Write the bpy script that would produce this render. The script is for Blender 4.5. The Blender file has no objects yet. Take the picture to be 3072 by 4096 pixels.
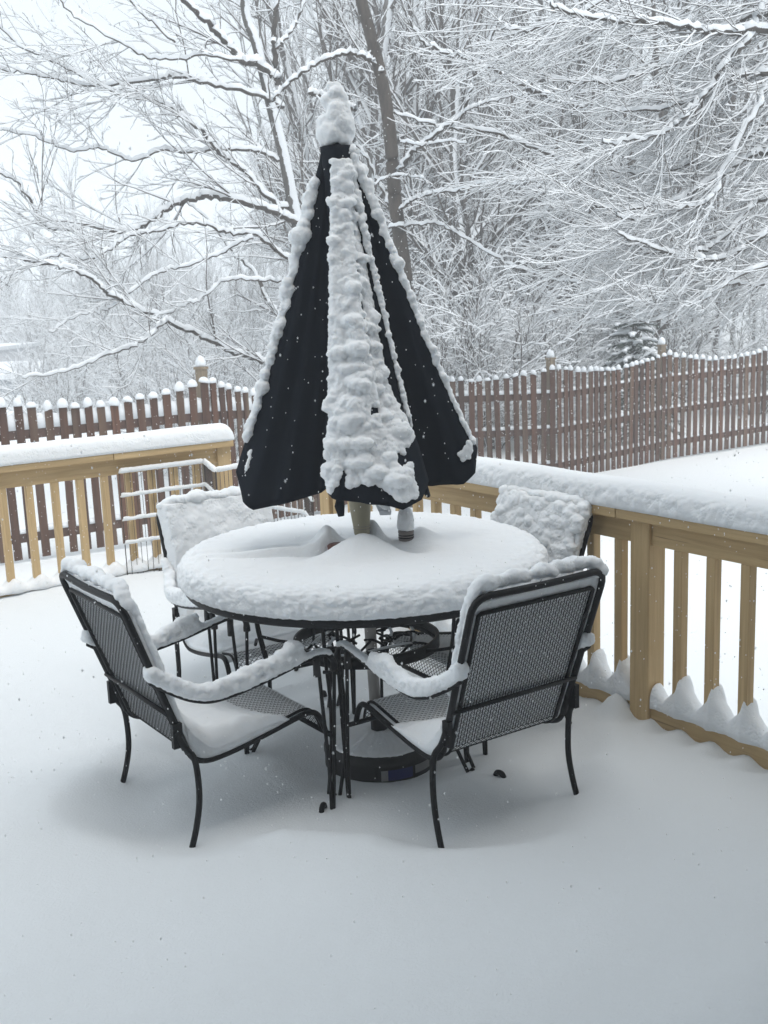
import bpy, math, random
import numpy as np
from mathutils import Vector, noise as mn
PI = math.pi
S = bpy.context.scene
COL = S.collection

# ------------------------------------------------------------------ camera
CH, FPX, W, H = 1.6695, 4358.7, 3072, 4096
PIT, ROL = math.radians(10.8217), math.radians(-2.17767)
cp, sp, cr, sr = math.cos(PIT), math.sin(PIT), math.cos(ROL), math.sin(ROL)
cam_d = bpy.data.cameras.new('camera'); cam = bpy.data.objects.new('camera', cam_d); COL.objects.link(cam)
right = Vector((cr, sr*sp, sr*cp)); up = Vector((-sr, cr*sp, cr*cp)); fw = Vector((0, cp, -sp))
from mathutils import Matrix
M = Matrix(((right.x, up.x, -fw.x), (right.y, up.y, -fw.y), (right.z, up.z, -fw.z))).to_4x4()
M.translation = (0, 0, CH); cam.matrix_world = M
cam_d.sensor_fit = 'VERTICAL'; cam_d.sensor_height = 36; cam_d.sensor_width = 27
cam_d.lens = FPX/H*36; cam_d.clip_start = .1; cam_d.clip_end = 600
cam_d.dof.use_dof = True; cam_d.dof.focus_distance = 3.6; cam_d.dof.aperture_fstop = 11
S.camera = cam
S.view_settings.view_transform = 'Standard'; S.view_settings.look = 'None'
S.view_settings.gamma = 1; S.view_settings.use_curve_mapping = False
S.view_settings.exposure = 0.72
S.cycles.volume_bounces = 4; S.cycles.max_bounces = 12
S.render.resolution_x = 768; S.render.resolution_y = 1024

# ------------------------------------------------------------------ sky and sun
SUN_EL, SUN_AZ = math.radians(60), math.radians(145.4)
world = bpy.data.worlds.new('World'); S.world = world; world.use_nodes = True
nt = world.node_tree; nt.nodes.clear()
wo = nt.nodes.new('ShaderNodeOutputWorld'); bg = nt.nodes.new('ShaderNodeBackground')
sky = nt.nodes.new('ShaderNodeTexSky'); sky.sky_type = 'NISHITA'; sky.sun_disc = False
sky.sun_elevation = SUN_EL; sky.sun_rotation = SUN_AZ; sky.dust_density = 5; sky.air_density = 1.0; sky.ozone_density = 1.0
mixs = nt.nodes.new('ShaderNodeMix'); mixs.data_type = 'RGBA'; mixs.inputs[0].default_value = .86
mixs.inputs[7].default_value = (7.4, 8.03, 8.45, 1)      # a closed, even cloud layer
nt.links.new(sky.outputs[0], mixs.inputs[6]); nt.links.new(mixs.outputs[2], bg.inputs[0])
bg.inputs[1].default_value = .084
nt.links.new(bg.outputs[0], wo.inputs[0])
sd = bpy.data.lights.new('sun', 'SUN'); sd.energy = 1.6; sd.angle = math.radians(55); sd.color = (1, .97, .93)
so = bpy.data.objects.new('sun', sd); COL.objects.link(so)
so.rotation_euler = (PI/2-SUN_EL, 0, PI-SUN_AZ)

# ------------------------------------------------------------------ helpers
def pix(u, v, D):
    """a point seen at photo pixel u, v that stands D metres away along y"""
    X, Y = u-W/2, v-H/2
    x, y = cr*X+sr*Y, -sr*X+cr*Y
    a, b, c = x/FPX, cp-y/FPX*sp, -sp-y/FPX*cp
    t = D/b
    return (a*t, D, CH+c*t)

def mat(name):
    m = bpy.data.materials.new(name); m.use_nodes = True
    b = m.node_tree.nodes['Principled BSDF']
    return m, m.node_tree, b

def link(nt, a, b): nt.links.new(a, b)

def snow_mat(name, col, bump=.35, scale=90, sss=.0, dist=.006, crumb=0):
    m, nt, b = mat(name)
    b.inputs['Base Color'].default_value = (*col, 1); b.inputs['Roughness'].default_value = .75
    b.inputs['Specular IOR Level'].default_value = .25
    tc = nt.nodes.new('ShaderNodeTexCoord')
    n1 = nt.nodes.new('ShaderNodeTexNoise'); n1.inputs['Scale'].default_value = scale; n1.inputs['Detail'].default_value = 5
    n1.inputs['Roughness'].default_value = .7
    bp = nt.nodes.new('ShaderNodeBump'); bp.inputs['Strength'].default_value = bump; bp.inputs['Distance'].default_value = dist
    link(nt, tc.outputs['Object'], n1.inputs['Vector']); link(nt, n1.outputs['Fac'], bp.inputs['Height'])
    if crumb:
        vo = nt.nodes.new('ShaderNodeTexVoronoi'); vo.inputs['Scale'].default_value = 95; vo.inputs['Randomness'].default_value = 1
        n2 = nt.nodes.new('ShaderNodeTexNoise'); n2.inputs['Scale'].default_value = 16; n2.inputs['Detail'].default_value = 3
        mm = nt.nodes.new('ShaderNodeMapRange'); mm.inputs['From Min'].default_value = .42; mm.inputs['From Max'].default_value = .62
        ml = nt.nodes.new('ShaderNodeMath'); ml.operation = 'MULTIPLY'
        b2 = nt.nodes.new('ShaderNodeBump'); b2.invert = True; b2.inputs['Strength'].default_value = crumb; b2.inputs['Distance'].default_value = .008
        link(nt, tc.outputs['Object'], vo.inputs['Vector']); link(nt, tc.outputs['Object'], n2.inputs['Vector']); link(nt, n2.outputs['Fac'], mm.inputs[0])
        
        ge = nt.nodes.new('ShaderNodeNewGeometry'); sx_ = nt.nodes.new('ShaderNodeSeparateXYZ'); m3 = nt.nodes.new('ShaderNodeMapRange')
        m3.inputs['From Min'].default_value = .85; m3.inputs['From Max'].default_value = .35; m4 = nt.nodes.new('ShaderNodeMath'); m4.operation = 'MULTIPLY'
        link(nt, ge.outputs['Normal'], sx_.inputs[0]); link(nt, sx_.outputs[2], m3.inputs[0]); link(nt, m3.outputs[0], m4.inputs[0]); link(nt, mm.outputs[0], m4.inputs[1])
        link(nt, vo.outputs['Distance'], ml.inputs[0]); link(nt, m4.outputs[0], ml.inputs[1]); link(nt, ml.outputs[0], b2.inputs['Height'])
        link(nt, bp.outputs[0], b2.inputs['Normal']); bp = b2
    link(nt, bp.outputs[0], b.inputs['Normal'])
    return m

SNOW = snow_mat('snow', (.775, .795, .81), .28, crumb=.45)
_b = SNOW.node_tree.nodes['Principled BSDF']; _b.inputs['Subsurface Weight'].default_value = .55; _b.inputs['Subsurface Scale'].default_value = .012
_b.inputs['Subsurface Radius'].default_value = (.9, 1.0, 1.1)
SNOWF = snow_mat('snow_floor', (.735, .765, .785), .7, 120, dist=.004)
SNOWT = snow_mat('snow_tree', (.70, .73, .76), .0, 20)

def wood_mat(name, c1, c2, rough=.75, grain=(1, 1, .05), scale=40, vary=.15, blotch=None, crack=None):
    m, nt, b = mat(name)
    tc = nt.nodes.new('ShaderNodeTexCoord'); oi = nt.nodes.new('ShaderNodeObjectInfo')
    mp = nt.nodes.new('ShaderNodeMapping'); mp.inputs['Scale'].default_value = grain
    ad = nt.nodes.new('ShaderNodeVectorMath'); ad.operation = 'ADD'
    sc = nt.nodes.new('ShaderNodeVectorMath'); sc.operation = 'SCALE'; sc.inputs[3].default_value = 13
    cmb = nt.nodes.new('ShaderNodeCombineXYZ')
    for i in range(3): link(nt, oi.outputs['Random'], cmb.inputs[i])
    link(nt, cmb.outputs[0], sc.inputs[0]); link(nt, tc.outputs['Object'], mp.inputs[0])
    link(nt, mp.outputs[0], ad.inputs[0]); link(nt, sc.outputs[0], ad.inputs[1])
    n = nt.nodes.new('ShaderNodeTexNoise'); n.inputs['Scale'].default_value = scale; n.inputs['Detail'].default_value = 6
    n.inputs['Distortion'].default_value = .6; n.inputs['Roughness'].default_value = .65
    link(nt, ad.outputs[0], n.inputs['Vector'])
    rp = nt.nodes.new('ShaderNodeValToRGB'); rp.color_ramp.elements[0].position = .3; rp.color_ramp.elements[1].position = .72
    rp.color_ramp.elements[0].color = (*c1, 1); rp.color_ramp.elements[1].color = (*c2, 1)
    link(nt, n.outputs['Fac'], rp.inputs[0])
    hv = nt.nodes.new('ShaderNodeHueSaturation')
    ma = nt.nodes.new('ShaderNodeMapRange'); ma.inputs['To Min'].default_value = 1-vary; ma.inputs['To Max'].default_value = 1+vary
    link(nt, oi.outputs['Random'], ma.inputs[0]); link(nt, ma.outputs[0], hv.inputs['Value'])
    link(nt, rp.outputs[0], hv.inputs['Color'])
    out = hv.outputs[0]
    if blotch:
        n2 = nt.nodes.new('ShaderNodeTexNoise'); n2.inputs['Scale'].default_value = 5; n2.inputs['Detail'].default_value = 4
        link(nt, ad.outputs[0], n2.inputs['Vector'])
        r2 = nt.nodes.new('ShaderNodeValToRGB'); r2.color_ramp.elements[0].position = .5; r2.color_ramp.elements[1].position = .68
        link(nt, n2.outputs['Fac'], r2.inputs[0])
        mx = nt.nodes.new('ShaderNodeMix'); mx.data_type = 'RGBA'; mx.inputs[7].default_value = (*blotch, 1)
        link(nt, r2.outputs[0], mx.inputs[0]); link(nt, out, mx.inputs[6]); out = mx.outputs[2]
    if crack:                                   # checks along the grain and a few knots
        m5 = nt.nodes.new('ShaderNodeMapping'); m5.inputs['Scale'].default_value = crack
        a5 = nt.nodes.new('ShaderNodeVectorMath'); a5.operation = 'ADD'; n5 = nt.nodes.new('ShaderNodeTexNoise'); n5.inputs['Scale'].default_value = 75; n5.inputs['Detail'].default_value = 2
        r5 = nt.nodes.new('ShaderNodeValToRGB'); r5.color_ramp.elements[0].position = .69; r5.color_ramp.elements[1].position = .73
        v5 = nt.nodes.new('ShaderNodeTexVoronoi'); v5.inputs['Scale'].default_value = 3.1; k5 = nt.nodes.new('ShaderNodeValToRGB')
        k5.color_ramp.elements[0].position = .035; k5.color_ramp.elements[1].position = .075; k5.color_ramp.elements[0].color = (1, 1, 1, 1); k5.color_ramp.elements[1].color = (0, 0, 0, 1)
        x5 = nt.nodes.new('ShaderNodeMath'); x5.operation = 'MAXIMUM'; g5 = nt.nodes.new('ShaderNodeMath'); g5.operation = 'MULTIPLY'; g5.inputs[1].default_value = .62
        c5 = nt.nodes.new('ShaderNodeMix'); c5.data_type = 'RGBA'; c5.inputs[7].default_value = (.10, .06, .03, 1)
        a6 = nt.nodes.new('ShaderNodeVectorMath'); a6.operation = 'ADD'
        link(nt, tc.outputs['Object'], m5.inputs[0]); link(nt, m5.outputs[0], a5.inputs[0]); link(nt, sc.outputs[0], a5.inputs[1]); link(nt, a5.outputs[0], n5.inputs['Vector'])
        link(nt, tc.outputs['Object'], a6.inputs[0]); link(nt, sc.outputs[0], a6.inputs[1]); link(nt, a6.outputs[0], v5.inputs['Vector'])
        link(nt, n5.outputs['Fac'], r5.inputs[0]); link(nt, v5.outputs['Distance'], k5.inputs[0]); link(nt, r5.outputs[0], x5.inputs[0]); link(nt, k5.outputs[0], x5.inputs[1])
        link(nt, x5.outputs[0], g5.inputs[0]); link(nt, g5.outputs[0], c5.inputs[0]); link(nt, out, c5.inputs[6]); out = c5.outputs[2]
    link(nt, out, b.inputs['Base Color'])
    b.inputs['Roughness'].default_value = rough
    bp = nt.nodes.new('ShaderNodeBump'); bp.inputs['Strength'].default_value = .4; bp.inputs['Distance'].default_value = .002
    link(nt, n.outputs['Fac'], bp.inputs['Height']); link(nt, bp.outputs[0], b.inputs['Normal'])
    return m

PINE_V = wood_mat('treated_pine_upright', (.41, .285, .14), (.60, .435, .235), vary=.07, crack=(1, 1, .03))
PINE_H = wood_mat('treated_pine_rail', (.37, .255, .125), (.56, .405, .215), grain=(.05, 1, 1), vary=.06, crack=(.03, 1, 1))
FENCE = wood_mat('stained_picket', (.042, .016, .0075), (.105, .043, .021), vary=.3, scale=30, blotch=(.12, .082, .052))
FENCE_H = wood_mat('stained_fence_rail', (.05, .026, .018), (.10, .052, .036), grain=(.05, 1, 1), vary=.2, scale=30)
FPOST = wood_mat('weathered_post', (.15, .115, .08), (.26, .205, .14), vary=.1)
BARK = wood_mat('bark', (.035, .029, .025), (.10, .082, .068), grain=(1, 1, .3), scale=12, vary=.15)
BARKS = wood_mat('bark_snow_plastered', (.06, .055, .052), (.14, .13, .12), grain=(1, 1, .3), scale=12, vary=.1)
nt_ = BARKS.node_tree; b_ = nt_.nodes['Principled BSDF']; src_ = b_.inputs['Base Color'].links[0].from_socket
gn = nt_.nodes.new('ShaderNodeNewGeometry'); dt = nt_.nodes.new('ShaderNodeVectorMath'); dt.operation = 'DOT_PRODUCT'; dt.inputs[1].default_value = (.75, -.55, .3)
nn_ = nt_.nodes.new('ShaderNodeTexNoise'); nn_.inputs['Scale'].default_value = 9; nn_.inputs['Detail'].default_value = 5; tc_ = nt_.nodes.new('ShaderNodeTexCoord')
ad_ = nt_.nodes.new('ShaderNodeMath'); ad_.operation = 'ADD'; rr_ = nt_.nodes.new('ShaderNodeValToRGB'); rr_.color_ramp.elements[0].position = .98; rr_.color_ramp.elements[1].position = 1.25
mx_ = nt_.nodes.new('ShaderNodeMix'); mx_.data_type = 'RGBA'; mx_.inputs[7].default_value = (.68, .71, .74, 1)
link(nt_, gn.outputs['Normal'], dt.inputs[0]); link(nt_, tc_.outputs['Object'], nn_.inputs['Vector']); link(nt_, dt.outputs['Value'], ad_.inputs[0]); link(nt_, nn_.outputs['Fac'], ad_.inputs[1])
link(nt_, ad_.outputs[0], rr_.inputs[0]); link(nt_, rr_.outputs[0], mx_.inputs[0]); link(nt_, src_, mx_.inputs[6]); link(nt_, mx_.outputs[2], b_.inputs['Base Color'])
TWIG, _n, _b = mat('twig_bark'); _b.inputs['Base Color'].default_value = (.085, .07, .062, 1); _b.inputs['Roughness'].default_value = .9

def plain(name, col, rough=.5, metal=0, spec=.5):
    m, nt, b = mat(name)
    b.inputs['Base Color'].default_value = (*col, 1); b.inputs['Roughness'].default_value = rough
    b.inputs['Metallic'].default_value = metal; b.inputs['Specular IOR Level'].default_value = spec
    return m, nt, b

IRON, nt_, b_ = plain('black_powder_coat', (.008, .008, .009), .5, spec=.25)
tcn = nt_.nodes.new('ShaderNodeTexCoord'); nz = nt_.nodes.new('ShaderNodeTexNoise'); nz.inputs['Scale'].default_value = 220; nz.inputs['Detail'].default_value = 3
rp_ = nt_.nodes.new('ShaderNodeValToRGB'); rp_.color_ramp.elements[0].position = .70; rp_.color_ramp.elements[1].position = .76
rp_.color_ramp.elements[0].color = (.007, .007, .008, 1); rp_.color_ramp.elements[1].color = (.35, .37, .4, 1)   # clinging frost specks
link(nt_, tcn.outputs['Object'], nz.inputs['Vector']); link(nt_, nz.outputs['Fac'], rp_.inputs[0]); link(nt_, rp_.outputs[0], b_.inputs['Base Color'])
MESHM, _, _ = plain('black_expanded_metal', (.007, .007, .008), .6, spec=.2)
CANVAS, nt_, b_ = plain('navy_canvas', (.006, .009, .015), .85, spec=.2)
tcn = nt_.nodes.new('ShaderNodeTexCoord'); nz = nt_.nodes.new('ShaderNodeTexNoise'); nz.inputs['Scale'].default_value = 8; nz.inputs['Detail'].default_value = 4
nz2 = nt_.nodes.new('ShaderNodeTexNoise'); nz2.inputs['Scale'].default_value = 400
bp_ = nt_.nodes.new('ShaderNodeBump'); bp_.inputs['Strength'].default_value = .5; bp_.inputs['Distance'].default_value = .012
link(nt_, tcn.outputs['Object'], nz.inputs['Vector']); link(nt_, nz.outputs['Fac'], bp_.inputs['Height']); link(nt_, bp_.outputs[0], b_.inputs['Normal'])
POLE, _, _ = plain('pole_pewter', (.42, .40, .38), .45, .3)
POLE2, _, _ = plain('pole_bronze', (.16, .115, .095), .45, .4)
TAN, _, _ = plain('tan_plastic', (.27, .245, .165), .45)
PLATE, _, _ = plain('clear_grey_plastic', (.5, .53, .56), .3)
BASEM, _, _ = plain('base_resin', (.014, .013, .013), .6)
BLUE, _, _ = plain('label_blue', (.012, .017, .11), .5)
LABW, _, _ = plain('label_white', (.22, .22, .22), .5)
WIRE, _, _ = plain('dark_wire', (.06, .05, .045), .5, .5)
CANM, _, _ = plain('candle_tin', (.20, .175, .165), .6)
RUST, _, _ = plain('red_brown_clay', (.10, .035, .025), .7)
LEAF, _, _ = plain('dead_leaf', (.16, .06, .02), .8)
NEEDLE, _, _ = plain('spruce_needles', (.03, .045, .035), .9)
SIDING, _, _ = plain('house_siding', (.11, .115, .12), .8)
FARW, _, _ = plain('far_house_wall', (.62, .63, .65), .8)
FARD, _, _ = plain('far_house_grey', (.26, .28, .31), .8)
GLASS, _, _ = plain('window_glass', (.05, .06, .07), .1)
DECK = wood_mat('deck_board', (.30, .22, .13), (.42, .32, .2), grain=(.05, 1, 1))

def mesh_obj(name, verts, faces, mt, parent=None, smooth=True, fmat=None, loc=None):
    me = bpy.data.meshes.new(name)
    me.from_pydata(verts, [], faces)
    ms = mt if isinstance(mt, (list, tuple)) else [mt]
    for m in ms: me.materials.append(m)
    if fmat is not None: me.polygons.foreach_set('material_index', fmat)
    if smooth: me.polygons.foreach_set('use_smooth', [True]*len(me.polygons))
    me.update()
    o = bpy.data.objects.new(name, me); COL.objects.link(o)
    if parent is not None: o.parent = parent
    if loc is not None: o.location = loc
    return o

def inst(src, parent=None, loc=None, rot=None, name=None):
    o = src.copy(); COL.objects.link(o)
    if parent is not None: o.parent = parent
    if loc is not None: o.location = loc
    if rot is not None: o.rotation_euler = rot
    return o

def copy_tree(o, parent=None):
    c = o.copy(); COL.objects.link(c); c.parent = parent
    for ch in o.children: copy_tree(ch, c)
    return c

def thing(name, label, cat, loc=(0, 0, 0), rz=0, group=None):
    o = bpy.data.objects.new(name, None); COL.objects.link(o); o.empty_display_size = .1
    o.location = loc; o.rotation_euler = (0, 0, rz); o['label'] = label; o['category'] = cat
    if group: o['group'] = group
    return o

class G:
    """collects geometry for one mesh"""
    def __init__(s): s.v = []; s.f = []
    def add(s, v, f):
        n = len(s.v); s.v += v; s.f += [tuple(i+n for i in q) for q in f]; return s
    def box(s, a, b, ch=0):
        x0, y0, z0 = a; x1, y1, z1 = b
        v = [(x0, y0, z0), (x1, y0, z0), (x1, y1, z0), (x0, y1, z0), (x0, y0, z1), (x1, y0, z1), (x1, y1, z1), (x0, y1, z1)]
        return s.add(v, [(3, 2, 1, 0), (4, 5, 6, 7), (0, 1, 5, 4), (1, 2, 6, 5), (2, 3, 7, 6), (3, 0, 4, 7)])
    def tube(s, pts, r, n=8, closed=False, cap=True):
        P = [Vector(p) for p in pts]; m = len(P)
        R = r if isinstance(r, (list, tuple)) else [r]*m
        prev = None; v = []; f = []
        for i in range(m):
            if closed: t = P[(i+1) % m]-P[i-1]
            else: t = P[min(i+1, m-1)]-P[max(i-1, 0)]
            t.normalize()
            if prev is None:
                a = Vector((0, 0, 1)) if abs(t.z) < .9 else Vector((1, 0, 0))
                nrm = t.cross(a).normalized()
            else:
                nrm = prev-t*prev.dot(t)
                nrm.normalize()
            prev = nrm; b = t.cross(nrm)
            for k in range(n):
                w = 2*PI*k/n; q = P[i]+(nrm*math.cos(w)+b*math.sin(w))*R[i]; v.append(tuple(q))
        for i in range(m if closed else m-1):
            j = (i+1) % m
            for k in range(n):
                l = (k+1) % n; f.append((i*n+k, i*n+l, j*n+l, j*n+k))
        if cap and not closed:
            f.append(tuple(range(n))[::-1]); f.append(tuple((m-1)*n+k for k in range(n)))
        return s.add(v, f)
    def lathe(s, prof, n=24, c=(0, 0, 0)):
        v = []; f = []
        for r, z in prof:
            for k in range(n):
                w = 2*PI*k/n; v.append((c[0]+r*math.cos(w), c[1]+r*math.sin(w), c[2]+z))
        for i in range(len(prof)-1):
            for k in range(n):
                l = (k+1) % n; f.append((i*n+k, i*n+l, (i+1)*n+l, (i+1)*n+k))
        f.append(tuple(range(n))[::-1]); f.append(tuple((len(prof)-1)*n+k for k in range(n)))
        return s.add(v, f)
    def obj(s, name, mt, parent=None, smooth=True, loc=None):
        return mesh_obj(name, s.v, s.f, mt, parent, smooth, loc=loc)

def smoothpath(pts, k=6):
    """Catmull-Rom through the points"""
    P = [Vector(p) for p in pts]; out = []
    for i in range(len(P)-1):
        a = P[max(i-1, 0)]; b = P[i]; c = P[i+1]; d = P[min(i+2, len(P)-1)]
        for j in range(k):
            t = j/k
            out.append(.5*((2*b)+(c-a)*t+(2*a-5*b+4*c-d)*t*t+(3*b-a-3*c+d)*t**3))
    out.append(P[-1]); return out

def sm(a, b, x):
    t = min(1, max(0, (x-a)/(b-a))); return t*t*(3-2*t)

def billow(p, scale, seed=0):
    q = Vector((p[0]/scale+seed*7.3, p[1]/scale, p[2]/scale))
    d = mn.voronoi(q)[0][0]
    return .5-math.sqrt(max(d, 0)) if False else .5-d

def cauli(p, seed=0, k=1.0):
    """clumped snow: warped billows of three sizes, fading in and out"""
    w = mn.noise_vector(Vector((p[0]*14+seed, p[1]*14, p[2]*14)))*.006
    q = (p[0]+w.x, p[1]+w.y, p[2]+w.z)
    m = .55+.6*mn.noise(Vector((p[0]*7, p[1]*7+seed, p[2]*7)))
    return (m*.55*(billow(q, .050*k, seed)+.1)+.62*(billow(q, .027*k, seed+3)+.1)+.36*billow(q, .013*k, seed+4)+.25*mn.noise(Vector(q)*20))

def fbm(p, scale, seed=0):
    q = Vector((p[0]/scale+seed*3.1, p[1]/scale-seed, p[2]/scale))
    return mn.fractal(q, .6, 2.1, 4)

def displace(o, fn):
    me = o.data; n = len(me.vertices)
    me.update()
    nr = [v.normal.copy() for v in me.vertices]
    for v, nn in zip(me.vertices, nr):
        v.co = v.co+nn*fn(v.co, nn)
    me.update()

def evalmesh(o, *mods):
    """apply modifiers through the depsgraph, without operators"""
    dg = bpy.context.evaluated_depsgraph_get(); dg.update()
    e = o.evaluated_get(dg); me = bpy.data.meshes.new_from_object(e)
    old = o.data; o.modifiers.clear(); o.data = me
    if old.users == 0: bpy.data.meshes.remove(old)
    return o

ICO = None
def ico():
    global ICO
    if ICO is None:
        import bmesh
        bm = bmesh.new(); bmesh.ops.create_icosphere(bm, subdivisions=2, radius=1)
        ICO = (np.array([v.co[:] for v in bm.verts]), np.array([[v.index for v in f.verts] for f in bm.faces])); bm.free()
    return ICO

def blobs(name, balls, vox, mt, parent=None, extra=None, lump=(.02, .006), seed=0):
    """snow grown from many overlapping balls (x,y,z,rx,ry,rz) fused by a voxel remesh"""
    V, F = ico(); vs = []; fs = []
    for i, b in enumerate(balls):
        vs.append(V*np.array(b[3:6])+np.array(b[:3])); fs.append(F+i*len(V))
    v = np.concatenate(vs); f = np.concatenate(fs)
    vv = v.tolist(); ff = f.tolist()
    if extra:
        n = len(vv); vv += [list(p) for p in extra.v]; ff += [[i+n for i in q] for q in extra.f]
    o = mesh_obj(name, vv, ff, mt, parent)
    md = o.modifiers.new('r', 'REMESH'); md.mode = 'VOXEL'; md.voxel_size = vox; md.use_smooth_shade = True
    sm_ = o.modifiers.new('s', 'SMOOTH'); sm_.factor = .5; sm_.iterations = 2
    evalmesh(o)
    sc, am = lump
    displace(o, lambda p, n: am*cauli(p, seed, sc/.05))
    o.data.polygons.foreach_set('use_smooth', [True]*len(o.data.polygons))
    return o

def ridge(path, wf, hf, nseg=10, step=.008, down=.006, lumpf=None, yaw=None, endcap=.03):
    """snow lying on a bar: path points, half width and height functions of arc length s and total L.  returns G"""
    P = [Vector(p) for p in path]
    # resample
    L = [0]
    for i in range(1, len(P)): L.append(L[-1]+(P[i]-P[i-1]).length)
    T = L[-1]; n = max(4, int(T/step)); g = G(); m = nseg+4
    rows = []
    for i in range(n+1):
        s = T*i/n; k = 0
        while k < len(L)-2 and L[k+1] < s: k += 1
        t = (s-L[k])/max(1e-9, L[k+1]-L[k]); p = P[k].lerp(P[k+1], t); tg = (P[k+1]-P[k]).normalized()
        side = Vector((tg.y, -tg.x, 0))
        if side.length < 1e-4: side = Vector((1, 0, 0))
        side.normalize()
        if yaw is not None: side = Vector(yaw)
        w = wf(s, T); h = hf(s, T)
        e = min(s, T-s)/endcap
        if e < 1:
            q = math.sqrt(max(0, 1-(1-e)**2)); w *= .45+.55*q; h *= max(.02, q)
        row = []
        for j in range(nseg+1):
            a = PI*j/nseg
            cx = math.copysign(abs(math.cos(a))**.75, math.cos(a)); sz = math.sin(a)**.7
            row.append(p+side*(cx*w)+Vector((0, 0, sz*h-down*(0 if sz > .3 else 1))))
        for j in range(1, 4):
            row.append(p+side*(-w*(1-.5*j))*.8+Vector((0, 0, -down)))
        rows.append(row)
    m = len(rows[0]); v = [tuple(q) for r in rows for q in r]; f = []
    for i in range(n):
        for j in range(m):
            l = (j+1) % m; f.append((i*m+j, (i+1)*m+j, (i+1)*m+l, i*m+l))
    f.append(tuple(range(m))); f.append(tuple(n*m+j for j in range(m))[::-1])
    return g.add(v, f)

def lumpy(o, sc, am, side_only=0, seed=0, fine=.4):
    def fn(p, n):
        k = 1 if not side_only else (1-side_only*max(0, n.z))
        return am*k*(billow(p, sc, seed)+fine*billow(p, sc*.42, seed+5))+am*.35*fbm(p, sc*2.2, seed)
    displace(o, fn)

def setkind(o, k, label=None, cat=None):
    o['kind'] = k
    if label: o['label'] = label
    if cat: o['category'] = cat
    return o

# ------------------------------------------------------------------ layout
RAr = math.radians(-55.459); RD = Vector((math.cos(RAr), math.sin(RAr), 0)); R0 = Vector((1.01765, 3.71553, 0)); RN = Vector((-RD.y, RD.x, 0))   # RN points away from the deck
LAr = math.radians(34.583); LD = Vector((math.cos(LAr), math.sin(LAr), 0)); L0 = Vector((-2.02584, 5.67173, 0)); LN = Vector((-LD.y, LD.x, 0))   # outward
TC = Vector((-.08, 3.757, 0)); TR = .629; RIMZ = .750
POLE_B = Vector((-.050, 3.69, 0)); POLE_T = Vector((-.112, 3.78, 2.25))
CH_ = {'FR': (0.33821, 3.08584, math.radians(33.275)), 'FL': (-.73564, 3.20674, math.radians(-54.762)),
       'BL': (-.6236, 4.3239, math.radians(-149.634)), 'BR': (.4980, 4.0725, math.radians(121.5))}
C0 = Vector((-.874, 6.466, 0))

def pole_at(z):
    t = z/2.25; return POLE_B.lerp(POLE_T, t)

# ------------------------------------------------------------------ ground
def fence_line():
    return [(-8.6, 7.3), (-4.5, 9.9), (-3.6, 10.45), (-1.78, 11.5), (.02, 14.5), (2.475, 15.3), (4.42, 16.85), (6.55, 18.1), (8.7, 19.25), (10.9, 20.4)]

def yard_z(x, y):
    d = math.hypot(x, y)
    z = -.60-.30*sm(9, 15, d)
    z += .10*sm(3, 9, x)*sm(14, 19, d)
    z += -.45*sm(20, 45, d)+3.2*sm(50, 190, d)
    z += .06*mn.noise(Vector((x*.25, y*.25, 0)))*sm(6, 12, d)
    z += .9*mn.noise(Vector((x*.04, y*.04, 3)))*sm(25, 60, d)
    return z

def grid(name, xs, ys, fn, mt, parent=None):
    v = [(x, y, fn(x, y)) for y in ys for x in xs]; nx = len(xs)
    f = [(j*nx+i, j*nx+i+1, (j+1)*nx+i+1, (j+1)*nx+i) for j in range(len(ys)-1) for i in range(nx-1)]
    return mesh_obj(name, v, f, mt, parent)

def gs(a, b, n, p=1.0):
    return [a+(b-a)*i/n for i in range(n+1)]
axs = sorted(set([round(math.copysign(abs(t)**2.2*230, t), 3) for t in gs(-1, 1, 120)]))
ays = [-60+0*i for i in []]+sorted(set([round(-40+t, 3) for t in gs(0, 40, 16)]+[round(t**2.0*300, 3) for t in gs(0, 1, 110)]))
yard = grid('snowy_yard', axs, ays, yard_z, SNOWF); setkind(yard, 'structure')

# deck platform and its snow sheet
def dk(a, b, z=0): q = C0+RD*a-LD*b; return (q.x, q.y, z)
pl = G(); A = [dk(-.10, -.06), dk(6.1, -.06), dk(6.1, 6.4), dk(-.10, 6.4)]
pl.add([(p[0], p[1], -.26) for p in A]+[(p[0], p[1], 0) for p in A], [(3, 2, 1, 0), (4, 5, 6, 7), (0, 1, 5, 4), (1, 2, 6, 5), (2, 3, 7, 6), (3, 0, 4, 7)])
dko = pl.obj('deck_floor', DECK, smooth=False); setkind(dko, 'structure')

def chair_w(k, x, y):
    X, Y, t = CH_[k]; return (X+math.cos(t)*x-math.sin(t)*y, Y+math.sin(t)*x+math.cos(t)*y)
HOLES = []
for k in CH_:
    cx, cy = chair_w(k, 0, .20); HOLES.append((cx, cy, .43 if k[0] == 'F' else .38, .085 if k[0] == 'F' else .06))
HOLES.append((TC.x, TC.y-.05, .78, .085)); BASE_C = (POLE_B.x, POLE_B.y)

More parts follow.
